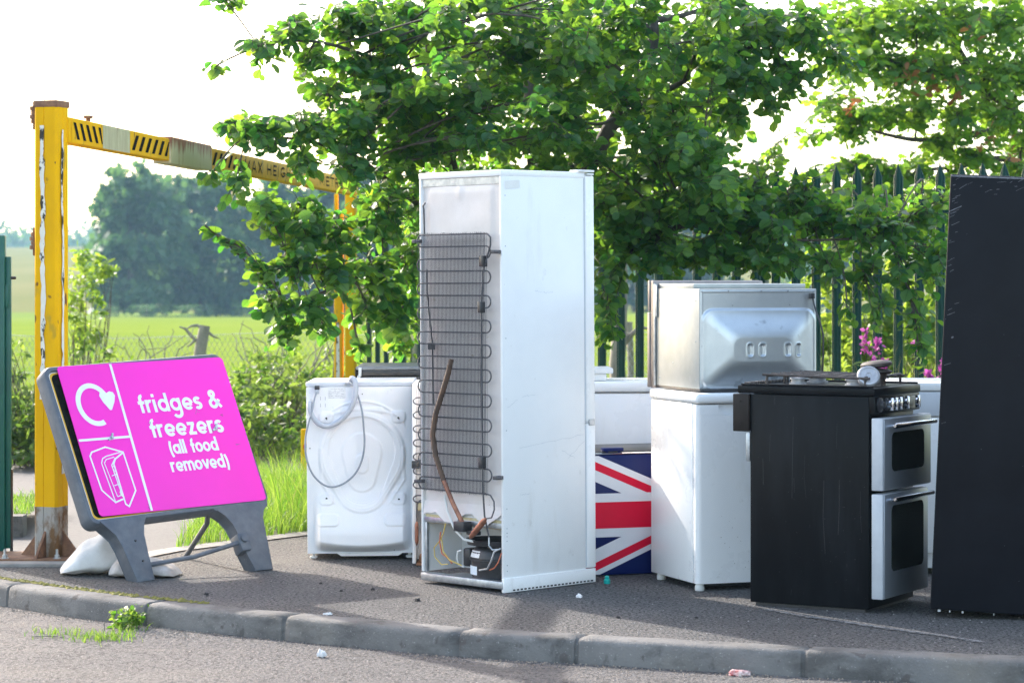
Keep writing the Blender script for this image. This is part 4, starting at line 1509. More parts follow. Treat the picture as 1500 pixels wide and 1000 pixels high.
def band_poly(mb, poly, y):
    """flag area clipped to the door"""
    def clip(P, inside, cut):
        out = []
        for i in range(len(P)):
            a, b = P[i], P[(i + 1) % len(P)]
            if inside(a):
                out.append(a)
            if inside(a) != inside(b):
                out.append(cut(a, b))
        return out

    def lin(ax, val):
        def f(a, b):
            t_ = (val - a[ax]) / (b[ax] - a[ax])
            return (a[0] + (b[0] - a[0]) * t_, a[1] + (b[1] - a[1]) * t_)
        return f
    P = poly
    for ax, val, sgn in ((0, .004, 1), (0, BW - .004, -1), (1, fz0 + .004, 1), (1, fz1 - .004, -1)):
        P = clip(P, lambda q: (q[ax] - val) * sgn >= 0, lin(ax, val))
        if len(P) < 3:
            return
    mb.raw([(x, -y, z) for x, z in P], [tuple(range(len(P)))])


mz = .278
fcx = .56
sl = .425


def diag(sgn, off, w):
    """stripe through the centre with slope sgn*sl, shifted up by off, vertical width w"""
    L_ = .8
    return [(fcx - L_, mz + off - w / 2 - sgn * sl * L_), (fcx + L_, mz + off - w / 2 + sgn * sl * L_), (fcx + L_, mz + off + w / 2 + sgn * sl * L_), (fcx - L_, mz + off + w / 2 - sgn * sl * L_)]


mb = MB()
band_poly(mb, diag(1, 0, .125), .0010)
band_poly(mb, diag(-1, 0, .125), .0012)
band_poly(mb, [(0, mz - .10), (BW, mz - .10), (BW, mz + .10), (0, mz + .10)], .0020)
band_poly(mb, [(fcx - .10, 0), (fcx + .10, 0), (fcx + .10, BH), (fcx - .10, BH)], .0022)
mb.build('white_band', M['flag_white'], door, smooth=0)
mb = MB()
band_poly(mb, diag(1, -.018, .038), .0014)
band_poly(mb, diag(-1, .010, .038), .0016)
band_poly(mb, [(0, mz - .060), (BW, mz - .060), (BW, mz + .060), (0, mz + .060)], .0026)
band_poly(mb, [(fcx - .06, 0), (fcx + .06, 0), (fcx + .06, BH), (fcx - .06, BH)], .0028)
mb.build('red_band', M['flag_red'], door, smooth=0)
mb = MB()
mb.box(-.003, BW + .003, .004, .05, BH - .019, BH - .006, .002)
mb.box(.0, BW, .012, BD, BH - .013, BH - .003, .003)
mb.build('door_gasket', M['black_plastic'], ff)
mb = MB()
mb.tube([(-.003, .001, BH - .014), (BW, .001, BH - .014)], .004, 6)
mb.build('steel_strip', M['chrome'], ff)
mb = MB()
mb.box(.085, .185, -.012, .03, BH - .004, BH + .012, .004)
mb.box(.10, .112, -.005, .02, BH - .012, BH - .002, .001)
mb.box(.16, .172, -.005, .02, BH - .012, BH - .002, .001)
mb.build('handle', M['flag_blue'], ff)

# ------------------------------------------------------------------ white chest freezer behind, with a lidded box on it
wf = thing('chest_freezer', 'plain white freezer behind the Union Jack appliance', 'freezer', (.20, 12.76, 0), 3)
mb = MB()
mb.box(0, .86, 0, .55, .03, .79, .012)
mb.build('cabinet', M['enamel_clean'], wf)
mb = MB()
mb.box(-.004, .864, -.008, .56, .795, .846, .012)
mb.build('lid', M['enamel_clean'], wf)
for x in (.05, .8):
    for y in (.05, .5):
        mb = MB()
        mb.lathe([(.02, 0), (.02, .032)], Matrix.Translation((x, y, 0)), 10)
        mb.build('foot', M['black_plastic'], wf)
pb = thing('lidded_box', 'small white lidded box standing on the white freezer', 'box', (.16, 12.86, .848), 2)
mb = MB()
mb.box(0, .315, 0, .26, 0, .036, .004)
mb.build('body', M['white_plastic'], pb)
mb = MB()
mb.box(-.012, .348, -.014, .275, .0365, .064, .006)
mb.build('lid', M['white_plastic'], pb)

# ------------------------------------------------------------------ small white fridge with the built-in oven on it
sf_ = thing('small_fridge', 'short white fridge carrying the steel built-in oven', 'fridge', (.81, 11.16, 0), 20)
SFW, SFD, SFH = .55, .52, .862
mb = MB()
mb.box(0, SFW, .062, SFD, .030, SFH - .046, .004)
mb.build('cabinet', M['enamel_clean'], sf_)
mb = MB()
vert = lambda e: abs((e.verts[0].co - e.verts[1].co).normalized().z) > .9
mb.box(-.002, SFW + .002, 0, .057, .032, SFH - .096, .022, 4, edges=vert)
door = mb.build('door', M['enamel_clean'], sf_)
mb = MB()
mb.box(-.002, .10, 0, .057, SFH - .0955, SFH - .05, .016, 3, edges=lambda e: vert(e) and min(q.co.x for q in e.verts) < .01)
mb.box(.10, SFW + .002, .030, .057, SFH - .0955, SFH - .05, 0)
mb.prism([(.10, SFH - .0955), (.13, SFH - .0955), (.10, SFH - .065)], .001, .03)
mb.build('handle_recess', M['enamel_clean'], door)
mb = MB()
mb.box(.006, SFW - .004, .057, .0625, .04, SFH - .06, 0)
mb.build('door_gasket', M['pale_grey'], sf_, smooth=0)
mb = MB()
mb.box(-.006, SFW + .006, -.006, SFD + .01, SFH - .044, SFH, .014, 3)
mb.build('worktop', M['enamel_clean'], sf_)
for x, y in ((.022, .03), (SFW - .03, .03), (.03, SFD - .05), (SFW - .03, SFD - .05)):
    mb = MB()
    mb.lathe([(.019, 0), (.021, .004), (.021, .018), (.016, .032)], Matrix.Translation((x, y, 0)), 14)
    mb.build('foot', M['white_plastic'], sf_)
mb = MB()
mb.box(.06, SFW - .06, .05, .07, .012, .0315, .002)
mb.build('plinth', M['black_plastic'], sf_)
mb = MB()
rs = random.Random(21)
for i in range(46):
    x, z = rs.uniform(.10, .52), .06 + abs(rs.gauss(0, .13))
    q = rs.uniform(.0008, .002)
    mb.lathe([(q, 0), (q, .0004)], Matrix.Translation((x, -.0002, z)) @ Matrix.Rotation(R(90), 4, 'X'), 6)
mb.build('mud_spot', mat('mud_spot', (.33, .31, .29), rough=.9), door, smooth=0)

ov = thing('built_in_oven', 'steel built-in oven with a domed back resting on the short white fridge', 'oven', (.826, 11.225, SFH + .004), 20)
OW, OD, OH = .572, .50, .452
mb = MB()
mb.box(0, OW, .012, OD, .012, OH, .003)
mb.build('casing', M['steel_side'], ov)


def oven_h(X, Z):
    d = sd_rbox(X, Z, OW / 2 + .002, .185, .277, .178, .055)
    h = .008 * sstep(.004, -.008, d)
    # sloping walls up to a flat floor
    tx, tz = (.266 - np.abs(X - OW / 2 - .002)) / .125, (.167 - np.abs(Z - .185)) / .115
    kk = .38
    hh_ = np.clip(.5 + .5 * (tz - tx) / kk, 0, 1)
    sm = tz * (1 - hh_) + tx * hh_ - kk * hh_ * (1 - hh_)
    h = h + .036 * (.6 * sstep(.0, 1.0, sm) + .4 * np.clip(sm, 0, 1))
    for px_ in (.226, .286, .410, .466):
        q = sd_rbox(X, Z, px_, .182, .011, .026, .008)
        h = h - .010 * sstep(.003, -.004, q)
        h = h + .0018 * np.exp(-((q - .003) / .004) ** 2)
    d2 = np.minimum(np.minimum(X, OW - X), np.minimum(Z - .012, OH - Z))
    h = h + .0015 * np.exp(-((d2 - .012) / .003) ** 2)
    return h


height_panel('domed_back', .002, OW - .002, .013, OH - .002, 170, 140, oven_h, M['steel'], ov, y=.0115)
mb = MB()
mb.box(.012, OW - .01, .10, OD, OH + .0005, OH + .022, .003)
mb.build('top_cover', M['steel_side'], ov)
mb = MB()
mb.box(-.012, OW - .03, OD + .001, OD + .028, -.002, OH + .034, .003)
mb.build('front_trim', M['trim_brown'], ov)
mb = MB()
mb.box(-.018, OW - .03, OD + .029, OD + .055, .0, OH - .11, .004)
mb.build('oven_door', M['trim_brown'], ov)
mb = MB()
mb.box(-.018, OW - .03, OD + .029, OD + .050, OH - .105, OH + .036, .004)
mb.build('control_panel', M['trim_brown'], ov)
mb = MB()
mb.box(-.008, -.002, OD - .03, OD + .001, OH - .13, OH + .015, .001)
mb.box(-.010, -.001, OD - .012, OD + .001, .01, OH + .02, .001)
mb.build('side_bracket', M['galv'], ov)
mb = MB()
mb.box(0.002, OW, .004, OD, .0, .0115, .002)
mb.build('base', M['black_plastic'], ov)
for (y, z) in ((.05, .05), (.05, .22), (.05, .40), (.22, .31), (.36, .31), (.45, .05), (.45, .4), (.30, .12)):
    mb = MB()
    mb.lathe([(.004, 0), (.003, .0025)], Matrix.Translation((0, y, z)) @ Matrix.Rotation(R(-90), 4, 'Y'), 8)
    mb.build('screw', M['galv'], ov)
for (x, z) in ((.012, .44), (.14, .442), (.30, .442), (.43, .442), (.56, .44), (.012, .02), (.012, .2), (.44, .382), (.16, .38)):
    mb = MB()
    mb.lathe([(.004, 0), (.003, .0025)], Matrix.Translation((x, .009, z)) @ Matrix.Rotation(R(90), 4, 'X'), 8)
    mb.build('screw', M['galv'], ov)
mb = MB()
mb.tube([(.545, -.006, .415), (.547, -.012, .385), (.552, -.030, .345), (.562, -.045, .30), (.574, -.050, .25), (.577, -.045, .15), (.576, -.035, .05), (.575, -.03, .012)], .0042, 8)
mb.box(.532, .552, -.014, .010, .408, .432, .002)
mb.build('power_cable', M['black_plastic'], ov)

# ------------------------------------------------------------------ gas cooker
ck = thing('gas_cooker', 'black gas cooker with two silver oven doors and loose burner caps', 'cooker', (1.455, 10.44, 0), 60)
KW, KD = .50, .53
mb = MB()
mb.box(0, KW, .0, KD, .014, .882, .004)
mb.build('cabinet', M['black_enamel'], ck)
mb = MB()
mb.box(.012, KW - .012, .02, KD - .02, .0, .0145, .0)
mb.build('plinth', M['black_plastic'], ck)
mb = MB()
mb.box(-.010, KW + .008, -.030, KD + .055, .884, .918, .007)
hob = mb.build('hob', M['black_enamel'], ck)
mb = MB()
mb.box(-.006, .006, -.02, KD + .04, .918, .926, .003)
mb.box(KW - .006, KW + .006, -.02, KD + .04, .918, .926, .003)
mb.build('hob_rim', M['black_enamel'], hob)
mb = MB()
for i in range(12):
    mb.box(.03 + i * .035, .05 + i * .035, KD + .018, KD + .042, .9185, .930, .002)
mb.build('rear_vent', M['iron'], hob)
mb = MB()
mb.prism([(-.028, .884), (.0, .884), (.0, .805), (-.030, .812)], 0, KW, M=Matrix(((0, 1, 0, 0), (1, 0, 0, 0), (0, 0, 1, 0), (0, 0, 0, 1))))
bmesh.ops.bevel(mb.bm, geom=mb.bm.edges[:], offset=.005, segments=2, profile=.5, affect='EDGES')
cpn = mb.build('control_panel', M['black_enamel'], ck)
for i, x in enumerate((.045, .115, .165, .215, .295, .355, .415)):
    Mk = Matrix.Translation((x, -.0285, .848)) @ Matrix.Rotation(R(90), 4, 'X')
    mb = MB()
    big = i in (0, 4)
    mb.lathe([(.030 if big else .025, 0), (.030 if big else .025, .006), (.021, .010)], Mk, 20)
    kb_ = mb.build('knob_dial', M['black_plastic'], ck)
    mb = MB()
    if i != 0:
        mb.lathe([(.017, .010), (.0165, .026), (.012, .030)], Mk, 16)
        mb.box(-.005, .005, -.026, .026, .012, .036, .004, M=Mk)
        mb.build('knob', M['cream'] if i == 5 else M['chrome'], kb_)
    else:
        mb.lathe([(.014, .010), (.0135, .022), (.01, .024)], Mk, 16)
        mb.build('knob', M['black_plastic'], kb_)


def oven_door(z0, z1, g, hz, swing):
    """door with a framed dark window; hinged on the left, a few degrees ajar"""
    Md = Matrix.Translation((.0, -.006, 0)) @ Matrix.Rotation(R(-swing), 4, 'Z') @ Matrix.Translation((0, .006, 0))
    mb = MB()
    mb.box(.002, KW - .002, -.060, -.0105, z0, z1, .004, M=Md)
    d = mb.build('oven_door', M['silver_edge'], ck)
    mb = MB()
    mb.box(.012, KW - .006, -.064, -.0605, z0 + .004, z1 - .004, .0015, M=Md)
    mb.build('door_face', M['silver'], d)
    x0, x1, a, b = g
    mb = MB()
    pts = [Md @ Vector((x, -.0652, z)) for x, z in rrect(x0, a, x1, b, .028)]
    pts2 = [Md @ Vector((x, -.0635, z)) for x, z in rrect(x0, a, x1, b, .028)]
    k_ = len(pts)
    mb.raw(pts + pts2, [tuple(range(k_))] + [(i, (i + 1) % k_, k_ + (i + 1) % k_, k_ + i) for i in range(k_)])
    mb.build('window', M['glass'], d, smooth=0)
    mb = MB()
    mb.tube([Md @ Vector((x, -.100, hz)) for x in (.035, .045, .25, KW - .045, KW - .035)], [.006, .0105, .0105, .0105, .006], 12)
    for x in (.06, KW - .06):
        mb.tube([Md @ Vector((x, -.064, hz - .004)), Md @ Vector((x, -.098, hz))], .007, 8)
    mb.build('handle', M['chrome'], d)
    return d


oven_door(.500, .795, (.085, .42, .575, .735), .765, 2.0)
oven_door(.058, .486, (.085, .44, .165, .435), .465, 0.4)
# pan supports, burners, loose caps
for ox in (.06, .27):
    mb = MB()
    for yy in (.04, .16, .28, .40, .48):
        mb.tube([(ox, yy, .956), (ox + .18, yy, .960)], .006, 6)
    for xx_ in (ox, ox + .09, ox + .18):
        mb.tube([(xx_, .02, .953), (xx_, .50, .962)], .006, 6)
    for xx_ in (ox, ox + .18):
        for yy in (.04, .48):
            mb.tube([(xx_, yy, .919), (xx_, yy, .955)], .006, 6)
    mb.build('pan_support', M['iron'], ck)
for (x, y, r_b) in ((.15, .12, .045), (.36, .12, .035), (.15, .38, .035), (.36, .38, .045)):
    mb = MB()
    mb.lathe([(r_b, .9185), (r_b, .926), (r_b * .8, .928), (r_b * .8, .940), (r_b * .95, .941), (r_b * .95, .948), (r_b * .5, .950)], Matrix.Translation((x, y, 0)), 24)
    mb.build('burner', M['alu'], ck)
mcap = Matrix.Translation((.085, .035, .965)) @ Matrix.Rotation(R(-60), 4, 'Z') @ Matrix.Rotation(R(62), 4, 'X')
bc = thing('burner_cap', 'pale grey burner cap tipped on its edge at the front of the hob', 'burner cap', ck.matrix_basis @ Vector((.085, .035, .965)), 0, group='loose burner caps on the cooker')
mb = MB()
Mc = Matrix.Rotation(R(-4), 4, 'Z') @ Matrix.Rotation(R(58), 4, 'X')
mb.lathe([(.030, -.022), (.046, -.020), (.048, -.004), (.044, .004), (.036, .006), (.034, .004), (.012, .004), (.010, .001), (.004, .001)], Mc, 32)
mb.build('cap_ring', M['alu'], bc, smooth=30)
bp_ = ck.matrix_basis @ Vector((.25, .06, .948))
mb = MB()
mb.lathe([(.034, .0), (.036, .020), (.050, .022), (.058, .028), (.058, .034), (.040, .040), (.012, .042)], Matrix.Rotation(R(3), 4, 'Y'), 28)
bc2 = mb.build('burner_cap', M['iron'], None, smooth=30)
bc2.location = bp_
tag(bc2, 'dark burner cap lying flat on the hob beneath another cap', 'burner cap', 'loose burner caps on the cooker')
mb = MB()
mb.lathe([(.040, .0), (.050, .002), (.066, .008), (.066, .018), (.054, .026), (.03, .030)], Matrix.Rotation(R(-6), 4, 'Y'), 28)
bc3 = mb.build('burner_cap', M['iron'], None, smooth=30)
bc3.location = bp_ + Vector((-.006, 0, .044))
tag(bc3, 'wide domed burner cap balanced crookedly on top of the flat cap', 'burner cap', 'loose burner caps on the cooker')
mb = MB()
mb.box(-.012, .03, KD + .002, KD + .075, .725, .882, .004)
mb.lathe([(.005, 0), (.004, .003)], Matrix.Translation((-.012, KD + .04, .85)) @ Matrix.Rotation(R(-90), 4, 'Y'), 8)
mb.lathe([(.005, 0), (.004, .003)], Matrix.Translation((-.012, KD + .04, .76)) @ Matrix.Rotation(R(-90), 4, 'Y'), 8)
mb.build('rear_bracket', M['trim_brown'], ck)
bpy.data.objects['rear_bracket'].data.materials[0] = mat('brown_black_metal', (.018, .014, .013), (.03, .024, .022), spec=.2, rough=.5, nscale=12)
mb = MB()
mb.box(.0, .03, KD + .002, KD + .02, .60, .722, .002)
mb.build('rear_plate', M['galv'], ck)
# dried drips and splashes on the side
mb = MB()
rs = random.Random(31)
kf = lambda y, z, o: Vector((-.0006 - o, y, z))
for i in range(9):
    y = rs.uniform(.03, .50)
    z = rs.uniform(.45, .86)
    ln = rs.uniform(.05, .35)
    ribbon(mb, [(y, z), (y + rs.uniform(-.004, .004), z - ln * .5), (y + rs.uniform(-.006, .006), z - ln)], rs.uniform(.0008, .002), kf, i * .00003)
for i in range(70):
    y, z = rs.uniform(.01, .52), rs.uniform(.06, .87)
    d_ = rs.uniform(.0015, .004)
    ribbon(mb, [(y, z), (y + d_, z + rs.uniform(-.003, .003))], d_ * .6, kf, rs.uniform(0, .0004))
mb.build('dried_drip', mat('dried_drip', (.022, .023, .026), (.045, .047, .05), rough=.7, nscale=40), ck, smooth=0)

# ------------------------------------------------------------------ white appliance behind the cooker
wa = thing('dishwasher', 'white appliance half hidden behind the cooker and dark fridge', 'dishwasher', (1.76, 11.78, 0), -2)
mb = MB()
mb.box(0, .60, .02, .57, .03, .845, .005)
mb.build('cabinet', M['enamel_clean'], wa)
mb = MB()
mb.box(.002, .598, 0, .019, .10, .725, .006)
mb.build('door', M['enamel_clean'], wa)
mb = MB()
mb.box(.002, .598, -.004, .019, .730, .842, .006)
mb.build('control_panel', M['pale_grey'], wa)
mb = MB()
mb.box(-.003, .603, -.006, .58, .846, .884, .008)
mb.build('worktop', M['enamel_clean'], wa)

# ------------------------------------------------------------------ dark tall fridge at the right edge
df = thing('fridge_freezer', 'tall dark navy fridge with scratched edges leaning at the right', 'fridge freezer', (1.68, 10.29, .034), -11, 2.7)
DW, DD, DH = .62, .58, 1.752
mb = MB()
mb.box(0, DW, .052, DD, .0, DH - .004, .006)
mb.build('cabinet', M['navy_black'], df)
mb = MB()
mb.box(0, DW, 0, .045, .004, DH, .007, 3)
dd = mb.build('door', M['navy_black'], df)
mb = MB()
mb.box(.008, DW - .008, .044, .053, .012, DH - .012, 0)
mb.build('door_gasket', M['black_plastic'], df, smooth=0)
mb = MB()
rs = random.Random(44)
dfm = lambda x, z, o: Vector((x, -.0006 - o, z))
for i in range(44):
    if i < 20:
        x, z = rs.uniform(.02, .4), DH - abs(rs.gauss(0, .035)) - .008
        ln, a = rs.uniform(.006, .05), rs.choice((.12, .5, .6))
    else:
        x, z = .004 + abs(rs.gauss(0, .012)), DH - .03 - abs(rs.gauss(0, .45))
        ln, a = rs.uniform(.005, .035), rs.uniform(.3, .6)
    ribbon(mb, [(x, z), (x + ln * .5 * math.cos(a), z + ln * .5 * math.sin(a)), (min(x + ln * math.cos(a), DW - .01), min(z + ln * math.sin(a), DH - .006))], rs.uniform(.0006, .0018), dfm, rs.uniform(0, .0004))
ribbon(mb, [(.0, 1.60), (.05, 1.625)], .003, dfm, .0006)
ribbon(mb, [(.034, 1.095), (.042, 1.10)], .006, dfm, .0006)
ribbon(mb, [(.003, DH - .007), (DW - .004, DH - .007)], .006, dfm, .0001)
for i in range(12):
    x, z = rs.uniform(.02, DW - .02), rs.uniform(.05, DH - .05)
    ribbon(mb, [(x, z), (x + rs.uniform(.001, .003), z)], .002, dfm, rs.uniform(0, .0004))
mb.build('scratch', M['scratch'], dd, smooth=0)
mb = MB()
for i in range(5):
    x_ = (.03, .075, .125, .25, .44)[i]
    mb.box(x_, x_ + (.012, .006, .008, .005, .006)[i], .010, .02, -.006, .0035, .002)
mb.build('broken_trim', M['pale_grey'], df)
mb = MB()
mb.box(.03, DW - .03, .08, DD - .03, -.004, .001, .0)
mb.build('base', M['black_plastic'], df)

# ------------------------------------------------------------------ litter and stones
bt = thing('bottle_top', 'small teal plastic bottle top on the asphalt by the Union Jack', 'bottle top', (.425, 11.45, 0))
mb = MB()
mb.lathe([(.014, .0), (.015, .003), (.015, .018), (.010, .022)], None, 16)
mb.build('cap', M['teal'], bt)
mb = MB()
mb.lathe([(.0085, .0215), (.010, .025), (.010, .033), (.006, .036)], None, 14)
mb.build('spout', M['teal'], bt)


def crumple(name, label, cat, loc, s, m_, seed, flat=.4):
    rs_ = np.random.default_rng(seed)
    mb = MB()
    bmesh.ops.create_icosphere(mb.bm, subdivisions=3, radius=1)
    for q in mb.bm.verts:
        k_ = 1 + .35 * math.sin(5 * q.co.x + seed) * math.cos(4 * q.co.y) + rs_.uniform(-.18, .18)
        q.co = Vector((q.co.x * s[0] * k_, q.co.y * s[1] * k_, max(-.3, q.co.z) * s[2] * k_))
    mz_ = min(q.co.z for q in mb.bm.verts)
    for q in mb.bm.verts:
        q.co.z -= mz_
    o = mb.build(name, m_, smooth=25)
    o.location = loc
    return tag(o, label, cat)


def ground(px_, py_, z=0.0):
    D = F * (H - z) / (py_ - 404)
    return Vector(((px_ - 750) * D / F, D, z))


crumple('paper_scrap', 'white paper scrap on the pavement in front of the fridges', 'litter', ground(848, 875), (.013, .012, .012), M['litter_white'], 2)
crumple('paper_scrap', 'crumpled white scrap on the road below the kerb', 'litter', ground(470, 962, -HK), (.016, .014, .020), M['litter_white'], 3)
crumple('sweet_wrapper', 'red and white wrapper in the gutter', 'litter', ground(1081, 989, -HK), (.036, .02, .016), M['litter_red'], 4)
crumple('paper_scrap', 'flat white scrap lying along the kerb edge', 'litter', ground(481, 900), (.016, .01, .006), M['litter_white'], 6)
for i, (a, b, s_) in enumerate([(302, 871, .009), (500, 866, .007), (612, 880, .011), (470, 855, .007), (546, 864, .009), (1020, 905, .006), (905, 905, .007)]):
    crumple('black_crumb', 'small crumb of black debris on the pavement', 'debris', ground(a, b), (s_, s_, s_ * .8), M['litter_dark'], 10 + i)['group'] = 'crumbs of debris on the pavement'
mb = MB()
rs = random.Random(8)
for i in range(1100):                                              # loose grit along the foot of the kerb
    s = rs.uniform(0, 1)
    j = rs.randrange(30, len(KL) - 14)
    p = KL[j].lerp(KL[j + 1], s)
    tt = (KL[j + 1] - KL[j]).normalized()
    nrm = Vector((-tt.y, tt.x, 0))
    q = p - nrm * (WK + .012 + abs(rs.gauss(0, .05))) + Vector((0, 0, -HK))
    r0 = rs.uniform(.0015, .0055)
    mb.raw([q + Vector((r0, 0, 0)), q + Vector((-r0 * .6, r0, 0)), q + Vector((-r0 * .5, -r0, 0)), q + Vector((0, 0, r0 * 1.1))], [(0, 1, 3), (1, 2, 3), (2, 0, 3)])
tag(mb.build('gutter_grit', M['grit'], smooth=0), kind='stuff')
mb = MB()
for i in range(700):                                               # loose chippings on the pavement
    a, b = rs.uniform(-150, 1650), rs.uniform(815, 975)
    q = ground(a, b)
    r0 = rs.choice((.002, .003, .003, .0045))
    # keep to the pavement
    jj = min(range(len(KL)), key=lambda k_: (KL[k_] - q).length)
    if (q - KL[jj]).y < .05:
        continue
    mb.raw([q + Vector((r0, 0, 0)), q + Vector((-r0 * .6, r0, 0)), q + Vector((-r0 * .5, -r0, 0)), q + Vector((0, 0, r0 * 1.1))], [(0, 1, 3), (1, 2, 3), (2, 0, 3)])
tag(mb.build('loose_chippings', mat('pale_chippings', (.40, .38, .37), (.16, .155, .16), rough=.9, nscale=25), smooth=0), kind='stuff')
# chalk-like scrape across the pavement
mb = MB()
pts = [ground(a, b) for a, b in ((1120, 893), (1180, 903), (1240, 912), (1300, 921), (1370, 930), (1440, 941))]
for i in range(900):
    j = rs.randrange(len(pts) - 1)
    q = pts[j].lerp(pts[j + 1], rs.random()) + Vector((rs.gauss(0, .006), rs.gauss(0, .012), .003 + rs.random() * .002))
    r0 = abs(rs.gauss(.003, .002)) + .0015
    a0 = rs.uniform(0, 6.28)
    mb.raw([q + Vector((r0 * rs.uniform(.6, 1.6) * math.cos(a0 + k_ * 1.26), r0 * math.sin(a0 + k_ * 1.26), 0)) for k_ in range(5)], [(0, 1, 2, 3, 4)])
tag(mb.build('scrape_mark', mat('pale_scrape', (.34, .325, .315), (.21, .205, .205), rough=.9, nscale=22, lo=.4, hi=.6, bump=.006, bscale=90), smooth=0), kind='structure')

# ------------------------------------------------------------------ palisade fences
def pale_mesh(h):
    """W-section steel pale with a pointed, splayed top"""
    sec = [(-.034, .010), (-.030, .004), (-.020, .004), (-.012, -.008), (.012, -.008), (.020, .004), (.030, .004), (.034, .010)]
    th = .004
    front = [(x, y) for x, y in sec]
    backp = [(x, y + th) for x, y in sec[::-1]]
    loop = front + backp
    n = len(loop)
    mb = MB()
    lev = [(.05, 1.0), (h - .09, 1.0), (h, .06)]
    V = [Vector((x * k_, y * (k_ if k_ < 1 else 1), z)) for z, k_ in lev for x, y in loop]
    fs = []
    for l in range(len(lev) - 1):
        fs += [(l * n + i, l * n + (i + 1) % n, (l + 1) * n + (i + 1) % n, (l + 1) * n + i) for i in range(n)]
    fs += [tuple(range(n - 1, -1, -1)), tuple(range(2 * n, 3 * n))]
    mb.raw(V, fs)
    return mb


def palisade(name, label, A, B, h, spacing, m, rail_z, base=0.0):
    A, B = Vector((*A, base)), Vector((*B, base))
    d = (B - A)
    n = int(d.length / spacing)
    root = thing(name, label, 'fence', A, math.degrees(math.atan2(d.y, d.x)))
    first = None
    for i in range(n + 1):
        if first is None:
            first = pale_mesh(h).build('pale', m, root)
            o = first
        else:
            o = first.copy()
            COL.objects.link(o)
            o.parent = root
        o.location = (i * spacing, 0, 0)
    for z in rail_z:
        mb = MB()
        mb.box(-.05, d.length + .05, .016, .066, z, z + .006)
        mb.box(-.05, d.length + .05, .016, .022, z - .044, z)
        mb.build('rail', m, root)
    for i in range(int(d.length / 2.6) + 1):
        mb = MB()
        mb.box(i * 2.6 - .05, i * 2.6 + .05, .067, .15, 0, h - .12, .003)
        mb.build('fence_post', m, root)
    return root


palisade('palisade_fence', 'dark green palisade fence running behind the appliances under the trees', (-.57, 19.72), (5.2, 16.9), 2.165, .153, M['fence_green'], (.42, 1.83))
palisade('palisade_fence', 'short green palisade run turning away beside the far yellow post', (-.62, 19.85), (-1.22, 20.9), 2.10, .153, M['fence_green'], (.42, 1.80))
gt = thing('palisade_gate', 'teal green steel gate edge at the far left', 'gate', (-2.53, 12.66, 0), 0)
mb = MB()
mb.box(-.075, -.030, -.02, .03, .02, 1.545, .003)
mb.box(-.026, .026, -.03, .02, .015, 1.575, .004)
mb.box(-.38, -.09, .03, .04, .02, 1.55, .002)
mb.build('gate_stile', M['gate_green'], gt)
mb = MB()
mb.box(.0265, .052, -.01, .02, .03, 1.47, .003)
mb.box(.0265, .045, -.022, -.011, 1.22, 1.33, .002)
mb.build('slam_plate', M['gate_green'], gt)
mb = MB()
mb.lathe([(.008, 0), (.008, .02), (.005, .026)], Matrix.Translation((.052, .0, 1.365)) @ Matrix.Rotation(R(90), 4, 'Y'), 8)
mb.build('bolt', M['black_plastic'], gt)
mb = MB()
mb.tube([(.055, .0, .0), (.055, .0, .05), (.055, .0, .42)], .008, 6)
mb.build('drop_bolt', M['black_plastic'], gt)

# ------------------------------------------------------------------ foliage builders
def leaf_template(kind):
    if kind == 'alder':
        rows = [(0.0, .04), (.14, .20), (.38, .37), (.64, .40), (.86, .26), (1.0, .04)]
        fold, droop = .26, -.16
    elif kind == 'oak':
        rows = [(0.0, .03), (.14, .16), (.24, .10), (.38, .27), (.48, .17), (.64, .34), (.74, .23), (.88, .24), (1.0, .06)]
        fold, droop = .14, -.10
    elif kind == 'blade':
        rows = [(0.0, .06), (.4, .20), (.75, .16), (1.0, .02)]
        fold, droop = .2, -.14
    else:
        rows = [(0.0, .10), (.5, .42), (1.0, .10)]
        fold, droop = .12, -.12
    V, Fc = [], []
    for y, w in rows:
        z = droop * y * y
        V += [(-w, y, z + fold * w), (0, y, z), (w, y, z + fold * w)]
    for i in range(len(rows) - 1):
        a = i * 3
        Fc += [(a, a + 1, a + 4, a + 3), (a + 1, a + 2, a + 5, a + 4)]
    return np.array(V), np.array(Fc)


def leaves(name, P, D, Nn, S, kind, m, parent, tint):
    """P base points, D leaf axes, Nn upper side, S length"""
    V0, F0 = leaf_template(kind)
    D = D / np.linalg.norm(D, axis=1, keepdims=True)
    X = np.cross(D, Nn)
    X /= np.linalg.norm(X, axis=1, keepdims=True) + 1e-9
    Z = np.cross(X, D)
    n, k = len(P), len(V0)
    cu = np.random.default_rng(len(P)).uniform(.2, 2.0, (n, 1, 1))                   # some flat, some curled
    V = P[:, None, :] + S[:, None, None] * (V0[None, :, 0:1] * X[:, None, :] + V0[None, :, 1:2] * D[:, None, :] + cu * V0[None, :, 2:3] * Z[:, None, :])
    Q = F0[None] + (np.arange(n) * k)[:, None, None]
    return np_mesh(name, V.reshape(-1, 3), Q.reshape(-1, 4), m, parent, tint=np.repeat(tint, k), smooth=180, lc=np.tile(V0, (n, 1)) if kind == 'alder' else None)


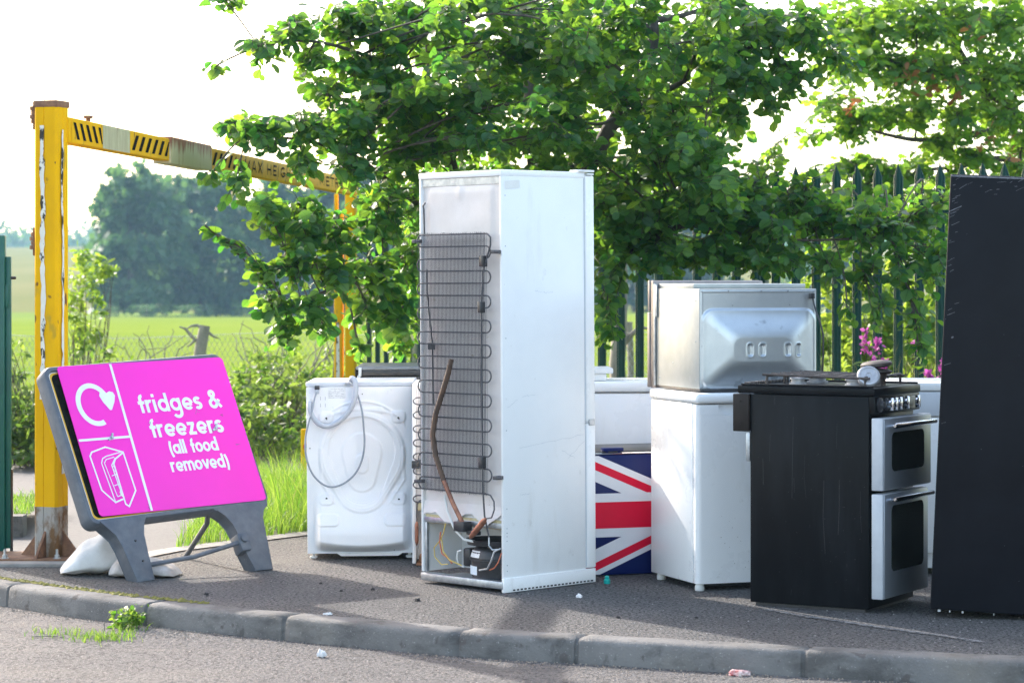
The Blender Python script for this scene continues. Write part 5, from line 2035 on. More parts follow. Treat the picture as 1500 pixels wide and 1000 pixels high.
def tubes_np(name, paths, radii, m, parent, n=5):
    """many tapering twigs in one mesh (the branches of one tree)"""
    VV, QQ = [], []
    off = 0
    for path, r in zip(paths, radii):
        P = np.asarray(path, float)
        k = len(P)
        Tn = np.gradient(P, axis=0)
        Tn /= np.linalg.norm(Tn, axis=1, keepdims=True) + 1e-9
        ref = np.array([.31, .17, .93]) if abs(Tn[0, 2]) < .9 else np.array([1., .1, 0])
        A = np.cross(Tn, ref)
        A /= np.linalg.norm(A, axis=1, keepdims=True) + 1e-9
        B = np.cross(Tn, A)
        ang_ = np.linspace(0, 2 * np.pi, n, endpoint=False)
        rr_ = np.asarray(r, float)[:, None, None]
        ring = P[:, None] + rr_ * (np.cos(ang_)[None, :, None] * A[:, None] + np.sin(ang_)[None, :, None] * B[:, None])
        VV.append(ring.reshape(-1, 3))
        i = np.arange(k * n).reshape(k, n) + off
        QQ.append(np.stack([i[:-1], np.roll(i[:-1], -1, 1), np.roll(i[1:], -1, 1), i[1:]], -1).reshape(-1, 4))
        off += k * n
    return np_mesh(name, np.concatenate(VV), np.concatenate(QQ), m, parent, smooth=180)


def bez(a, b, sag, k=7, wob=.04, rg=None):
    a, b = np.asarray(a, float), np.asarray(b, float)
    L_ = np.linalg.norm(b - a)
    mid = (a + b) / 2 + np.array([0, 0, sag * L_])
    if rg is not None:
        mid += rg.normal(0, wob * L_, 3)
    t_ = np.linspace(0, 1, k)[:, None]
    return (1 - t_) ** 2 * a + 2 * t_ * (1 - t_) * mid + t_ ** 2 * b


def grow(name_root, blobs, stems, rg, leaf_kind, leaf_m, bark_m, leaf_len, gap, twig_len, tint_fn=None, droop=.25, face=.55, avoid=None, mult=1.0, limb=.013, spread=1.0):
    """crown from leafy twigs filling the blobs, each blob fed by a limb from the nearest stem"""
    P, D, Nn, S, Tn = [], [], [], [], []
    paths, radii = [], []
    nodes = np.concatenate([np.asarray(p) for p, r in stems])
    nrad = np.concatenate([np.asarray(r) for p, r in stems])
    for p, r in stems:
        paths.append(p); radii.append(r)
    for c, rad, n_tw in blobs:
        c = np.asarray(c, float)
        d_ = np.linalg.norm(nodes - c, axis=1) + .6 * np.maximum(0, nodes[:, 2] - c[2])
        j = int(np.argmin(d_))
        lp = bez(nodes[j], c, .10, 8, .10, rg)
        lr = np.linspace(max(.004, min(nrad[j] * .5, limb)), .006, 8)
        paths.append(lp); radii.append(lr)
        for q in range(max(1, int(round(n_tw * mult)))):
            w_ = rg.normal(0, 1, 3)
            w_ /= np.linalg.norm(w_)
            end = c + w_ * np.asarray(rad) * spread * rg.uniform(.1, 1.0) ** .5
            src = lp[rg.integers(3, 8)] if rg.random() < .6 else c + rg.normal(0, .25, 3) * np.asarray(rad)
            v_ = end - src
            L_ = np.linalg.norm(v_) + 1e-6
            ln = min(L_, twig_len * rg.uniform(.7, 1.4))
            src = end - v_ / L_ * ln
            tw = bez(src, end, .08, 7, .10, rg)
            tw[:, 2] -= droop * np.linspace(0, 1, 7) ** 2 * ln * rg.uniform(.2, 1)
            if avoid is not None and avoid(tw[-1]):
                continue
            paths.append(tw); radii.append(np.linspace(.0032, .0011, 7))
            cum = np.concatenate([[0], np.cumsum(np.linalg.norm(np.diff(tw, axis=0), axis=1))])
            m_ = max(3, int(cum[-1] / gap))
            ss_ = np.linspace(.12, 1, m_) * cum[-1]
            side = 1
            base_t = rg.random()
            for s_ in ss_:
                pt = np.array([np.interp(s_, cum, tw[:, a]) for a in range(3)])
                td = tw[-1] - tw[0]
                td /= np.linalg.norm(td) + 1e-9
                sd = np.cross(td, [0, 0, 1.])
                sd /= np.linalg.norm(sd) + 1e-6
                side = -side
                dirn = td * rg.uniform(.2, .9) + sd * side * rg.uniform(.5, 1.0) + np.array([0, 0, rg.uniform(-.75, .25)])
                nrm = np.array([0, 0, 1.]) * rg.uniform(.3, 1.0) + rg.normal(0, face, 3)
                P.append(pt); D.append(dirn); Nn.append(nrm)
                S.append(leaf_len * rg.choice((.6, .8, 1, 1)) * rg.uniform(.7, 1.15) * (.75 if s_ == ss_[-1] else 1))
                Tn.append(np.clip(.62 * base_t + rg.normal(.12, .2), 0, 1))
    P, D, Nn, S, Tn = map(np.array, (P, D, Nn, S, Tn))
    leaves('crown', P, D, Nn, S, leaf_kind, leaf_m, name_root, Tn)
    tubes_np('trunk', paths, radii, bark_m, name_root, 6)
    return len(P)


def pxblob(px_, py_, D, rx, ry, rz, n):
    """a clump seen at photo pixel (px, py), D metres off; radii in photo pixels across and up, metres in depth"""
    k_ = D / F
    return (tuple(at(px_, py_, D)), (rx * k_, rz, ry * k_), n)


# ------------------------------------------------------------------ the alder over the appliances
rg = np.random.default_rng(12)
al = thing('alder_tree', 'big leafy alder with several stems spreading behind the appliances', 'tree', (0, 0, 0))


def stem(pts, r0, r1, k=14):
    P = [Vector(p) for p in pts]
    out = []
    for i in range(len(P) - 1):
        p0, p1, p2, p3 = P[max(i - 1, 0)], P[i], P[i + 1], P[min(i + 2, len(P) - 1)]
        for j in range(6):
            t_ = j / 6
            out.append(0.5 * ((2 * p1) + (p2 - p0) * t_ + (2 * p0 - 5 * p1 + 4 * p2 - p3) * t_ * t_ + (3 * p1 - p0 - 3 * p2 + p3) * t_ ** 3))
    out.append(P[-1])
    return np.array([tuple(q) for q in out]), np.linspace(r0, r1, len(out))


root_ = (.18, 17.0, 0.0)
stems = [stem([root_, at(755, 560, 16.9), at(700, 380, 16.7), at(652, 210, 16.5), at(634, 110, 16.4), at(630, -20, 16.4), at(640, -160, 16.6)], .065, .030),
         stem([root_, at(790, 520, 17.0), at(786, 330, 16.9), at(776, 130, 17.0), at(770, -40, 17.2), at(800, -180, 17.3)], .065, .030),
         stem([root_, at(815, 500, 16.6), at(845, 300, 16.4), at(884, 205, 16.2), at(918, 148, 16.1), at(955, 72, 16.1), at(957, -20, 16.1), at(990, -150, 16.2)], .065, .028),
         stem([at(735, 470, 16.8), at(640, 372, 15.9), at(585, 377, 15.3), at(515, 408, 14.8), at(470, 430, 14.5), at(420, 452, 14.3)], .022, .005),
         stem([at(690, 350, 16.7), at(600, 290, 15.6), at(520, 230, 14.9), at(440, 205, 14.6), at(360, 200, 14.4)], .022, .005),
         stem([at(640, 150, 16.4), at(600, 120, 15.8), at(530, 80, 15.2), at(450, 60, 14.8), at(380, 70, 14.6)], .020, .005),
         stem([at(840, 320, 16.4), at(930, 350, 15.9), at(1010, 330, 15.6), at(1100, 345, 15.5), at(1180, 352, 15.4), at(1300, 347, 15.4)], .022, .005),
         stem([at(900, 180, 16.2), at(1000, 120, 16.0), at(1120, 60, 16.0), at(1200, 40, 16.2)], .022, .006),
         stem([at(960, 30, 16.1), at(1010, 20, 16.2), at(1090, -10, 16.3)], .025, .008)]
B = []
# left edge sprays and shoulder
for a in [(312, 100, 14.6, 14, 8, .1, 2), (330, 2, 14.6, 30, 10, .2, 5), (380, 70, 14.6, 30, 30, .25, 11), (425, 40, 14.8, 40, 30, .3, 16), (500, 25, 15.2, 50, 32, .4, 24), (455, 85, 14.9, 32, 22, .3, 10), (520, 95, 15.2, 45, 30, .4, 20), (575, 60, 15.4, 40, 50, .5, 20), (590, 15, 15.6, 40, 40, .5, 16), (545, 20, 15.3, 36, 34, .4, 14), (480, 130, 14.9, 36, 24, .3, 11), (545, 140, 15.1, 36, 34, .4, 14), (610, 170, 15.8, 36, 60, .5, 18), (605, 300, 15.8, 30, 50, .5, 16), (440, 350, 14.5, 40, 26, .3, 12),
          (348, 180, 14.4, 32, 22, .25, 12), (392, 188, 14.4, 42, 26, .3, 20), (455, 182, 14.6, 45, 34, .35, 24), (520, 180, 14.8, 45, 45, .4, 28), (570, 140, 15.2, 45, 50, .5, 28), (590, 220, 15.2, 40, 50, .5, 26), (448, 240, 14.5, 26, 20, .25, 9), (520, 246, 14.6, 36, 26, .3, 14),
          (305, 262, 14.3, 20, 10, .12, 3), (345, 270, 14.3, 26, 20, .2, 7), (390, 300, 14.3, 32, 30, .25, 13), (300, 330, 14.3, 14, 5, .1, 2), (335, 352, 14.3, 20, 12, .12, 4), (440, 310, 14.5, 45, 34, .3, 22), (490, 335, 14.7, 44, 36, .35, 18), (560, 300, 15.0, 45, 55, .45, 32),
          (385, 395, 14.3, 30, 20, .2, 10), (430, 385, 14.4, 40, 32, .3, 18), (485, 400, 14.6, 40, 32, .3, 16), (550, 400, 15.0, 45, 50, .4, 28), (400, 440, 14.3, 34, 24, .2, 12), (450, 445, 14.4, 40, 26, .25, 14), (415, 490, 14.3, 26, 26, .2, 10), (535, 458, 14.9, 26, 24, .25, 8), (575, 465, 15.2, 34, 36, .35, 16), (600, 380, 15.4, 30, 60, .4, 22),
          (525, 508, 14.8, 14, 14, .15, 3), (470, 475, 14.4, 22, 18, .2, 6), (590, 505, 15.6, 22, 18, .2, 5)]:
    B.append(pxblob(*a))
# the dense middle
for px_ in range(620, 1080, 62):
    for py_ in range(-20, 262, 56):
        D_ = rg.uniform(15.0, 18.2)
        B.append(pxblob(px_ + rg.uniform(-20, 20), py_ + rg.uniform(-18, 18), D_, 46, 40, .7, int(rg.uniform(13, 22))))
for px_ in range(640, 1060, 80):
    for py_ in range(0, 260, 70):
        B.append(pxblob(px_ + rg.uniform(-25, 25), py_ + rg.uniform(-20, 20), rg.uniform(14.3, 15.4), 36, 30, .4, int(rg.uniform(5, 12))))
# behind the tall fridge and right of it
for px_ in range(620, 900, 70):
    for py_ in range(270, 480, 64):
        B.append(pxblob(px_, py_, rg.uniform(15.6, 17.5), 48, 44, .6, 14))
for a in [(895, 290, 15.6, 40, 40, .5, 24), (950, 300, 15.6, 46, 44, .5, 28), (1010, 290, 15.5, 46, 42, .5, 28), (1070, 310, 15.5, 46, 38, .45, 26), (1130, 320, 15.4, 46, 36, .4, 24), (900, 360, 15.7, 40, 36, .5, 22), (960, 370, 15.6, 46, 28, .4, 22), (1020, 368, 15.5, 46, 26, .4, 20), (1085, 372, 15.5, 46, 24, .35, 18), (1145, 378, 15.4, 44, 24, .35, 16),
          (888, 430, 15.4, 18, 34, .25, 9), (890, 485, 15.2, 16, 14, .15, 5), (1200, 320, 15.5, 40, 34, .35, 15), (1180, 270, 15.5, 30, 22, .3, 8), (1255, 330, 15.4, 42, 36, .35, 15), (1310, 330, 15.4, 42, 34, .35, 13), (1360, 318, 15.4, 30, 26, .3, 8), (1215, 390, 15.3, 20, 34, .25, 7), (1275, 400, 15.3, 30, 32, .3, 9), (1330, 395, 15.3, 36, 36, .3, 10), (1240, 450, 15.2, 10, 16, .12, 2), (1292, 450, 15.2, 26, 22, .2, 5), (1345, 460, 15.2, 26, 28, .2, 6), (1345, 505, 15.1, 22, 14, .15, 4), (1375, 380, 15.3, 20, 50, .25, 10), (1385, 290, 15.4, 20, 24, .2, 6),
          (1165, 285, 15.5, 34, 24, .3, 11), (1215, 305, 15.4, 34, 22, .3, 7), (1270, 300, 15.4, 30, 20, .3, 5), (1100, 270, 15.5, 34, 26, .35, 14), (1045, 262, 15.6, 36, 30, .35, 16), (1060, 60, 16.0, 50, 50, .6, 26), (1120, 40, 16.0, 50, 48, .6, 26), (1180, 40, 16.1, 45, 42, .5, 22), (1100, 115, 15.9, 46, 34, .5, 20), (1160, 110, 16.0, 40, 30, .4, 14), (1080, 170, 15.8, 22, 26, .3, 8), (1045, 225, 15.6, 26, 22, .3, 9), (1225, 90, 16.2, 34, 36, .4, 12), (1130, 160, 15.9, 24, 14, .25, 4)]:
    B.append(pxblob(*a))
for px_ in range(880, 1400, 58):
    for py_ in (262 + 20 * (px_ > 1150), 310, 362):
        B.append(pxblob(px_ + rg.uniform(-16, 16), py_ + rg.uniform(-10, 10), rg.uniform(15.6, 18.6 if px_ < 1100 else 17.0), 40, 30, .5, 6 if px_ < 1160 else 2))
# crown above the frame: keeps the pavement in shade
for px_ in range(380, 1220, 105):
    for py_, dn_ in ((-95, 16.2), (-150, 17.4)):
        B.append(pxblob(px_ + rg.uniform(-30, 30), py_, rg.uniform(dn_, 18.6), 66, 50, .8, 11 if px_ > 520 else 4))
n_al = grow(al, B, stems, rg, 'alder', M['alder'], M['bark'], .080, .037, .34, mult=2.15, spread=1.22)

# ------------------------------------------------------------------ oak beyond the fence at the upper right
ok = thing('oak_tree', 'bright lobed oak with reddish young tips beyond the green fence', 'tree', (0, 0, 0))
stems_o = [stem([(5.4, 22.4, 0), at(1620, 420, 22.4), at(1560, 250, 22.2), at(1470, 190, 22.0), at(1440, 130, 21.8), at(1395, 60, 21.6), at(1370, -40, 21.6)], .09, .035),
           stem([at(1560, 250, 22.2), at(1480, 160, 21.4), at(1400, 115, 21.0), at(1320, 95, 20.8), at(1260, 70, 20.6)], .04, .010),
           stem([at(1470, 190, 22.0), at(1400, 200, 21.2), at(1340, 205, 20.9), at(1270, 190, 20.8)], .04, .010),
           stem([at(1560, 300, 22.2), at(1480, 235, 21.2), at(1400, 245, 21), at(1330, 250, 20.8)], .04, .01)]
B = []
for a in [(1225, 40, 20.8, 40, 40, .5, 14), (1280, 30, 20.8, 50, 46, .6, 22), (1345, 30, 21, 50, 46, .6, 22), (1410, 30, 21.2, 50, 46, .7, 22), (1475, 30, 21.4, 50, 46, .7, 22), (1260, 95, 20.7, 46, 38, .5, 18), (1320, 105, 20.8, 46, 40, .5, 20), (1385, 100, 21, 46, 42, .6, 20), (1450, 105, 21.2, 46, 42, .6, 20), (1500, 110, 21.4, 40, 50, .7, 18),
          (1215, 150, 20.6, 34, 22, .35, 9), (1255, 165, 20.7, 38, 28, .4, 14), (1300, 165, 20.8, 36, 26, .4, 13), (1345, 160, 20.9, 36, 30, .4, 14), (1190, 200, 20.6, 16, 14, .2, 4), (1245, 190, 20.6, 26, 14, .25, 6), (1400, 165, 21, 40, 34, .5, 16), (1460, 170, 21.2, 40, 36, .5, 17), (1500, 200, 21.4, 34, 40, .6, 14),
          (1380, 210, 21, 34, 24, .4, 12), (1430, 225, 21, 40, 26, .4, 14), (1250, 240, 20.7, 36, 22, .3, 11), (1295, 255, 20.7, 36, 22, .3, 13), (1345, 250, 20.8, 34, 24, .3, 13), (1205, 255, 20.7, 30, 16, .3, 9), (1180, 290, 20.6, 36, 24, .4, 12), (1235, 295, 20.7, 40, 26, .4, 14), (1290, 320, 20.8, 42, 28, .4, 14), (1350, 335, 20.8, 42, 28, .4, 14), (1220, 345, 20.7, 40, 26, .4, 12), (1395, 300, 20.9, 34, 30, .4, 12), (1130, 222, 20.5, 12, 18, .15, 3), (1490, 255, 21, 30, 20, .4, 8), (1390, 260, 21, 26, 18, .3, 6), (1300, 290, 20.8, 40, 24, .4, 10), (1370, 300, 20.9, 34, 24, .4, 8)]:
    B.append(pxblob(*a))
for px_ in range(1260, 1640, 110):
    B.append(pxblob(px_, -70, 21.5, 70, 60, .9, 14))
grow(ok, B, stems_o, rg, 'oak', M['oak'], M['bark'], .105, .044, .40, mult=3.2, limb=.02, spread=1.3)
B = [pxblob(px_, py_, D_, 9, 9, .12, 2) for px_, py_, D_ in ((1365, 130, 20.6), (1400, 132, 20.6), (1340, 110, 20.5), (1445, 210, 20.7), (1480, 225, 20.7), (1430, 50, 20.6), (1235, 160, 20.4), (1325, 112, 20.4))]
P_, D_, N_, S_, T_ = [], [], [], [], []
for c, rd, n_ in B:
    for q in range(9):
        P_.append(np.array(c) + rg.normal(0, .05, 3)); D_.append(rg.normal(0, 1, 3)); N_.append(rg.normal(0, 1, 3)); S_.append(rg.uniform(.05, .09)); T_.append(rg.random())
leaves('young_tips', np.array(P_), np.array(D_), np.array(N_), np.array(S_), 'oak', M['oak_red'], ok, np.array(T_))['kind'] = 'stuff'


# ------------------------------------------------------------------ bushes and scrub
def clump(name, label, cat, centre, blobs, kind, m, lf, n, rg, group=None, stems_=None, bark='bark'):
    """shrub: many leaf-sized faces through its volume, on thin stems"""
    o = thing(name, label, cat, centre, 0, group=group)
    P, D, Nn, S, Tn = [], [], [], [], []
    tot = sum(b[1][0] * b[1][1] * b[1][2] for b in blobs) ** 1
    for c, rd in blobs:
        k_ = max(20, int(n * rd[0] * rd[1] * rd[2] / tot))
        sub = rg.normal(0, .55, (max(3, k_ // 28), 3))
        idx = rg.integers(0, len(sub), k_)
        q = sub[idx] + rg.normal(0, .20, (k_, 3))
        q /= np.maximum(1, np.linalg.norm(q, axis=1, keepdims=True) / 1.05)
        P.append(np.array(c) + q * np.array(rd))
        Tn.append(np.clip(rg.random(len(sub))[idx] * .7 + rg.normal(.1, .18, k_), 0, 1))
    P = np.concatenate(P); Tn = np.concatenate(Tn)
    P[:, 2] = np.maximum(P[:, 2], .02)
    k_ = len(P)
    D = rg.normal(0, 1, (k_, 3)); D[:, 2] *= .7
    Nn = rg.normal(0, .7, (k_, 3)) + np.array([0, 0, .7])
    S = lf * rg.uniform(.5, 1.2, k_)
    leaves('foliage', P, D, Nn, S, kind, m, o, Tn)
    paths, radii = [], []
    for c, rd in blobs:
        for q in range(5):
            e = np.array(c) + rg.normal(0, .45, 3) * np.array(rd)
            s_ = np.array([rg.normal(0, .06), rg.normal(0, .06), 0]) + np.array([c[0] * .4, c[1] * .4, 0])
            e[2] = max(e[2], .1)
            paths.append(bez(s_, e, .1, 7, .1, rg)); radii.append(np.linspace(.007, .002, 7))
    tubes_np('stem', paths, radii, M[bark], o, 5)
    return o


rg2 = np.random.default_rng(5)
sb = at(118, 560, 25.0)
clump('sapling', 'feathery light green sapling behind the yellow post', 'bush', (sb.x, 25.0, -.1),
      [((.10, 0, 1.62), (.20, .25, .16)), ((.0, .0, 1.35), (.26, .3, .22)), ((.20, .1, 1.40), (.18, .25, .18)), ((-.12, 0, 1.05), (.16, .25, .2)), ((.10, 0, 1.0), (.16, .3, .2)), ((-.05, .0, .7), (.12, .25, .2))], 'blade', M['bush_leaf'], .085, 900, rg2)
for i, (px_, D_, w_, h_, m_, lab) in enumerate([
        (45, 19.0, .35, .80, 'bramble', 'dark bramble bush between the green gate and yellow post'),
        (128, 19.5, .42, .72, 'bramble', 'dark low bramble just right of the yellow post foot'),
        (345, 20.5, .45, .62, 'bramble', 'dark bramble bush showing past the right edge of the pink sign'),
        (415, 21.5, .50, .74, 'bramble', 'scrubby bush between the pink sign and washing machine'),
        (470, 23.0, .45, .72, 'bush_leaf', 'pale scrubby bush behind the washing machine top'),
        (235, 24.0, .6, .5, 'bush_leaf', 'low pale bush hidden behind the pink sign')]):
    X_ = (px_ - 750) / F * D_
    bl = []
    for q in range(6):
        bl.append(((rg2.uniform(-w_, w_) * .7, rg2.uniform(-.4, .4), h_ * rg2.uniform(.25, .85)), (w_ * .55, .4, h_ * .26)))
    clump('bramble_bush', lab, 'bush', (X_, D_, -.06), bl + [((rg2.uniform(-w_, w_) * .8, 0, h_ * rg2.uniform(.9, 1.25)), (.10, .15, .13)) for q in range(3)], 'blade', M[m_], .080, 1500, rg2)
# dark hedge bottom under the scrub
for i, (px_, D_, w_, h_, lab) in enumerate([(372, 19.4, .42, .55, 'low dark undergrowth right of the pink sign by the tall grass'), (70, 18.6, .5, .50, 'low dark undergrowth behind the foot of the yellow post')]):
    X_ = (px_ - 750) / F * D_
    bl = [((rg2.uniform(-w_, w_) * .7, rg2.uniform(-.3, .3), h_ * rg2.uniform(.25, .8)), (w_ * .6, .4, h_ * .33)) for q in range(5)]
    clump('undergrowth', lab, 'bush', (X_, D_, -.05), bl, 'blade', M['bramble'], .075, 1500, rg2)
# growth beyond the fence on the right
for i, (px_, D_, w_, h_, m_, lab) in enumerate([
        (1230, 21.5, .55, 1.5, 'bush_leaf', 'bright green bush behind the fence right of the steel oven'),
        (1330, 21.0, .60, 1.6, 'bush_leaf', 'bright green bush behind the fence above the cooker knobs'),
        (1410, 22.0, .60, 2.0, 'bush_leaf', 'bright green bush behind the fence beside the dark fridge'),
        (1530, 22.0, .70, 2.0, 'bush_leaf', 'bright green bush behind the dark fridge'),
        (1130, 24.0, .55, 1.25, 'bramble', 'darker bush behind the fence over the steel oven')]):
    X_ = (px_ - 750) / F * D_
    bl = []
    for q in range(8):
        bl.append(((rg2.uniform(-w_, w_) * .75, rg2.uniform(-.4, .4), h_ * rg2.uniform(.15, .9)), (w_ * .42, .35, h_ * .2)))
    clump('hedge_bush', lab, 'bush', (X_, D_, -.03), bl, 'alder', M[m_], .085, 1500, rg2)

# grey trunk standing in the field edge behind the fence, gnarled posts and the wire fence
tk = thing('tree_stump', 'grey dead trunk behind the green fence left of the oven', 'stump', (1.02, 24.6, -.1))
tubes_np('trunk', [np.array([(0, 0, 0), (.02, 0, .3), (-.01, 0, .6), (.015, .02, .9), (.03, 0, 1.35), (.05, 0, 2.0)]), np.array([(.0, 0, .75), (.12, .02, .9), (.2, .0, .98), (.3, .0, .97)]), np.array([(.05, 0, .45), (.16, 0, .4), (.2, 0, .3), (.18, 0, .2)])],
         [[.10, .085, .08, .075, .06, .05], [.03, .025, .02, .01], [.03, .03, .028, .01]], M['bark_pale'], tk, 9)
gp = thing('dead_stump', 'leaning grey dead stump with twisted twigs above the pink sign', 'stump', (-3.16, 26.0, -.06))
tubes_np('trunk', [np.array([(-.06, 0, 0), (-.05, 0, .4), (.0, 0, .7), (.04, 0, .93)]), np.array([(.01, 0, .82), (-.05, 0, .78), (-.1, 0, .83), (-.16, 0, .90), (-.22, 0, .92)]), np.array([(.02, 0, .90), (-.04, 0, .935), (-.1, 0, .925), (-.14, 0, .90)]), np.array([(.03, 0, .92), (.08, 0, .86), (.13, 0, .82), (.18, 0, .80)]), np.array([(-.05, 0, .80), (-.1, 0, .74), (-.14, 0, .72)])],
         [[.075, .068, .062, .055], [.024, .02, .018, .014, .006], [.02, .016, .012, .006], [.018, .016, .012, .005], [.018, .012, .006]], M['bark_pale'], gp, 9)
# thorny dry twigs left and right of it
for lab, (px_, D_), sc in (('bare dry twigs rising behind the pink sign', (205, 24.5), 1.0), ('bare tangled branches below the leaves left of the washing machine', (445, 22.5), 1.15)):
    o = thing('dry_branches', lab, 'branches', ((px_ - 750) / F * D_, D_, -.05))
    pa, ra = [], []
    for q in range(26):
        e = np.array([rg2.uniform(-.6, .6), rg2.uniform(-.3, .3), rg2.uniform(.35, .95)]) * sc
        s_ = np.array([rg2.uniform(-.35, .35), 0, .0])
        pth_ = bez(s_, e, .25, 9, .16, rg2)
        pth_[1:-1] += rg2.normal(0, .018, (7, 3))
        pa.append(pth_); ra.append(np.linspace(.010, .003, 9))
    tubes_np('branch', pa, ra, M['bark_pale'], o, 5)

wfn = thing('wire_fence', 'sagging chain link fence along the edge of the field', 'fence', (-5.4, 26.4, -.08))
pa, ra = [], []
Lf, hf = 10.5, .86
for z in (.86, .45, .06):
    pa.append(np.array([(x, .02 * math.sin(x * 2), z + .03 * math.sin(x * 1.7 + z * 3) - .02) for x in np.linspace(0, Lf, 40)])); ra.append([.0035] * 40)
for i in range(190):
    x = i * Lf / 190 - .4
    for s in (-1, 1):
        pa.append(np.array([(x + (.43 if s > 0 else 0), .01, .06), (x + (0 if s > 0 else .43), .01, .84)])); ra.append([.0022] * 2)
tubes_np('wire_mesh', pa, ra, M['galv'], wfn, 3)
for x in (.6, 3.6, 6.6, 9.6):
    mb = MB()
    mb.tube([(x, .06, -.05), (x + .03, .06, .5), (x + .01, .06, .98)], .035, 8)
    mb.build('fence_post', M['bark_pale'], wfn)

# ------------------------------------------------------------------ yellow marker post
mk = thing('marker_post', 'short yellow marker post with a red and blue roundel beside the washing machine', 'marker post', (-1.40, 17.4, 0))
mb = MB()
mb.box(-.033, .033, -.02, .02, 0, .335, .005)
mb.build('post', M['yellow'], mk)
for r_m, m_, y_ in ((.030, 'flag_red', -.0205), (.020, 'flag_blue', -.0213)):
    mb = MB()
    mb.lathe([(r_m, 0), (r_m, .0006)], Matrix.Translation((0.012, y_, .215)) @ Matrix.Rotation(R(90), 4, 'X'), 20)
    mb.build('roundel', M[m_], mk, smooth=0)


# ------------------------------------------------------------------ grass
def blades(name, pts, hmin, hmax, w, lean, m, rg, kind='stuff', parent=None, seg=3, wind=(0.0, 0.0)):
    k_ = len(pts)
    h = rg.uniform(hmin, hmax, k_)
    a = rg.uniform(0, 2 * np.pi, k_)
    dirs = np.stack([np.cos(a) * lean * rg.random(k_) + wind[0], np.sin(a) * lean * rg.random(k_) + wind[1]], -1)
    f_ = rg.uniform(0, np.pi, k_)
    wx = np.stack([np.cos(f_), np.sin(f_)], -1) * (w * rg.uniform(.6, 1.3, k_))[:, None]
    V = np.zeros((k_, (seg + 1) * 2, 3), np.float32)
    for s_ in range(seg + 1):
        t_ = s_ / seg
        cx_ = pts[:, :2] + dirs * (h * t_ ** 1.8)[:, None]
        z_ = pts[:, 2] + h * (t_ - .28 * lean * t_ ** 2)
        ww = wx * (1 - t_ ** 1.6) * .5 + 1e-4
        V[:, 2 * s_, :2] = cx_ - ww; V[:, 2 * s_ + 1, :2] = cx_ + ww
        V[:, 2 * s_, 2] = z_; V[:, 2 * s_ + 1, 2] = z_
    q = np.array([(2 * s_, 2 * s_ + 1, 2 * s_ + 3, 2 * s_ + 2) for s_ in range(seg)])
    Q = (q[None] + (np.arange(k_) * (seg + 1) * 2)[:, None, None]).reshape(-1, 4)
    o = np_mesh(name, V.reshape(-1, 3), Q, m, parent, tint=np.repeat(np.clip(rg.normal(.5, .3, k_), 0, 1), (seg + 1) * 2), smooth=180)
    if kind:
        tag(o, kind=kind)
    return o


def inpoly(P, poly):
    x, y = P[:, 0], P[:, 1]
    ins = np.zeros(len(P), bool)
    j = len(poly) - 1
    for i in range(len(poly)):
        xi, yi = poly[i]; xj, yj = poly[j]
        ins ^= ((yi > y) != (yj > y)) & (x < (xj - xi) * (y - yi) / (yj - yi + 1e-12) + xi)
        j = i
    return ins


rg3 = np.random.default_rng(9)
vp = [(-1.70, 12.86), (-1.09, 13.70), (-.3, 14.3), (-.3, 17.5), (-1.85, 17.5)]
p = np.stack([rg3.uniform(-1.95, -.3, 26000), rg3.uniform(12.8, 17.5, 26000), np.zeros(26000)], -1)
p = p[inpoly(p, vp)]
blades('verge_grass', p[:8500], .06, .20, .0055, .75, M['grass'], rg3, wind=(.12, -.05))
vp2 = [(-1.28, 13.55), (-.5, 14.2), (-.4, 16.0), (-1.5, 16.0)]
q_ = p[inpoly(p, vp2)]
blades('tall_grass', q_[:1100], .18, .50, .006, .7, M['grass'], rg3, wind=(-.12, -.05))
blades('seeding_grass', q_[1100:1190], .30, .56, .004, .9, M['dry_grass'], rg3, wind=(-.15, 0))
p = np.stack([rg3.uniform(-.3, 4.4, 9000), rg3.uniform(14.9, 21.0, 9000), np.zeros(9000)], -1)
blades('fence_grass', p, .12, .55, .007, .7, M['grass'], rg3)
p = np.stack([rg3.uniform(-3.4, -2.62, 1500), rg3.uniform(13.75, 15.0, 1500), np.full(1500, .08)], -1)
blades('short_grass', p, .03, .09, .006, .8, M['grass'], rg3)
# rough strip along the field edge
p = np.stack([rg3.uniform(-7, 6, 16000), rg3.uniform(18.6, 27, 16000), np.full(16000, -.10)], -1)
blades('field_edge_grass', p, .10, .42, .010, .8, M['grass'], rg3)
p = np.stack([rg3.uniform(1.6, 3.6, 160), rg3.uniform(17.0, 18.4, 160), np.zeros(160)], -1)
blades('seeding_grass', p, .75, 1.10, .006, .35, M['dry_grass'], rg3)

# weeds at the foot of the kerb
wd = thing('kerb_weed', 'tuft of green weeds growing at the foot of the kerb', 'weed', ground(180, 925, -HK))
pts = []
for (a, b, n_, s_) in ((70, 928, 55, 16), (105, 930, 70, 18), (140, 936, 120, 20), (172, 934, 110, 14), (185, 922, 70, 12)):
    for q in range(n_):
        g_ = ground(a + rg3.normal(0, s_), b + rg3.normal(0, 3.4), -HK) - wd.location
        pts.append((g_.x, g_.y, 0.0))
blades('blades', np.array(pts), .018, .055, .0045, 1.1, M['grass'], rg3, kind='stuff', parent=wd)
k_ = 190
g_ = ground(188, 919, -HK) - wd.location
P_ = np.stack([g_.x + rg3.normal(0, .035, k_), g_.y + rg3.normal(0, .03, k_), np.abs(rg3.normal(.035, .025, k_))], -1)
leaves('leafy_stem', P_, rg3.normal(0, 1, (k_, 3)), rg3.normal(0, .5, (k_, 3)) + np.array([0, 0, .8]), rg3.uniform(.012, .03, k_), 'alder', M['grass'], wd, rg3.random(k_))['kind'] = 'stuff'
mb = MB()
gg = [ground(a, b, -HK) - wd.location for a, b in ((152, 932), (60, 934))]
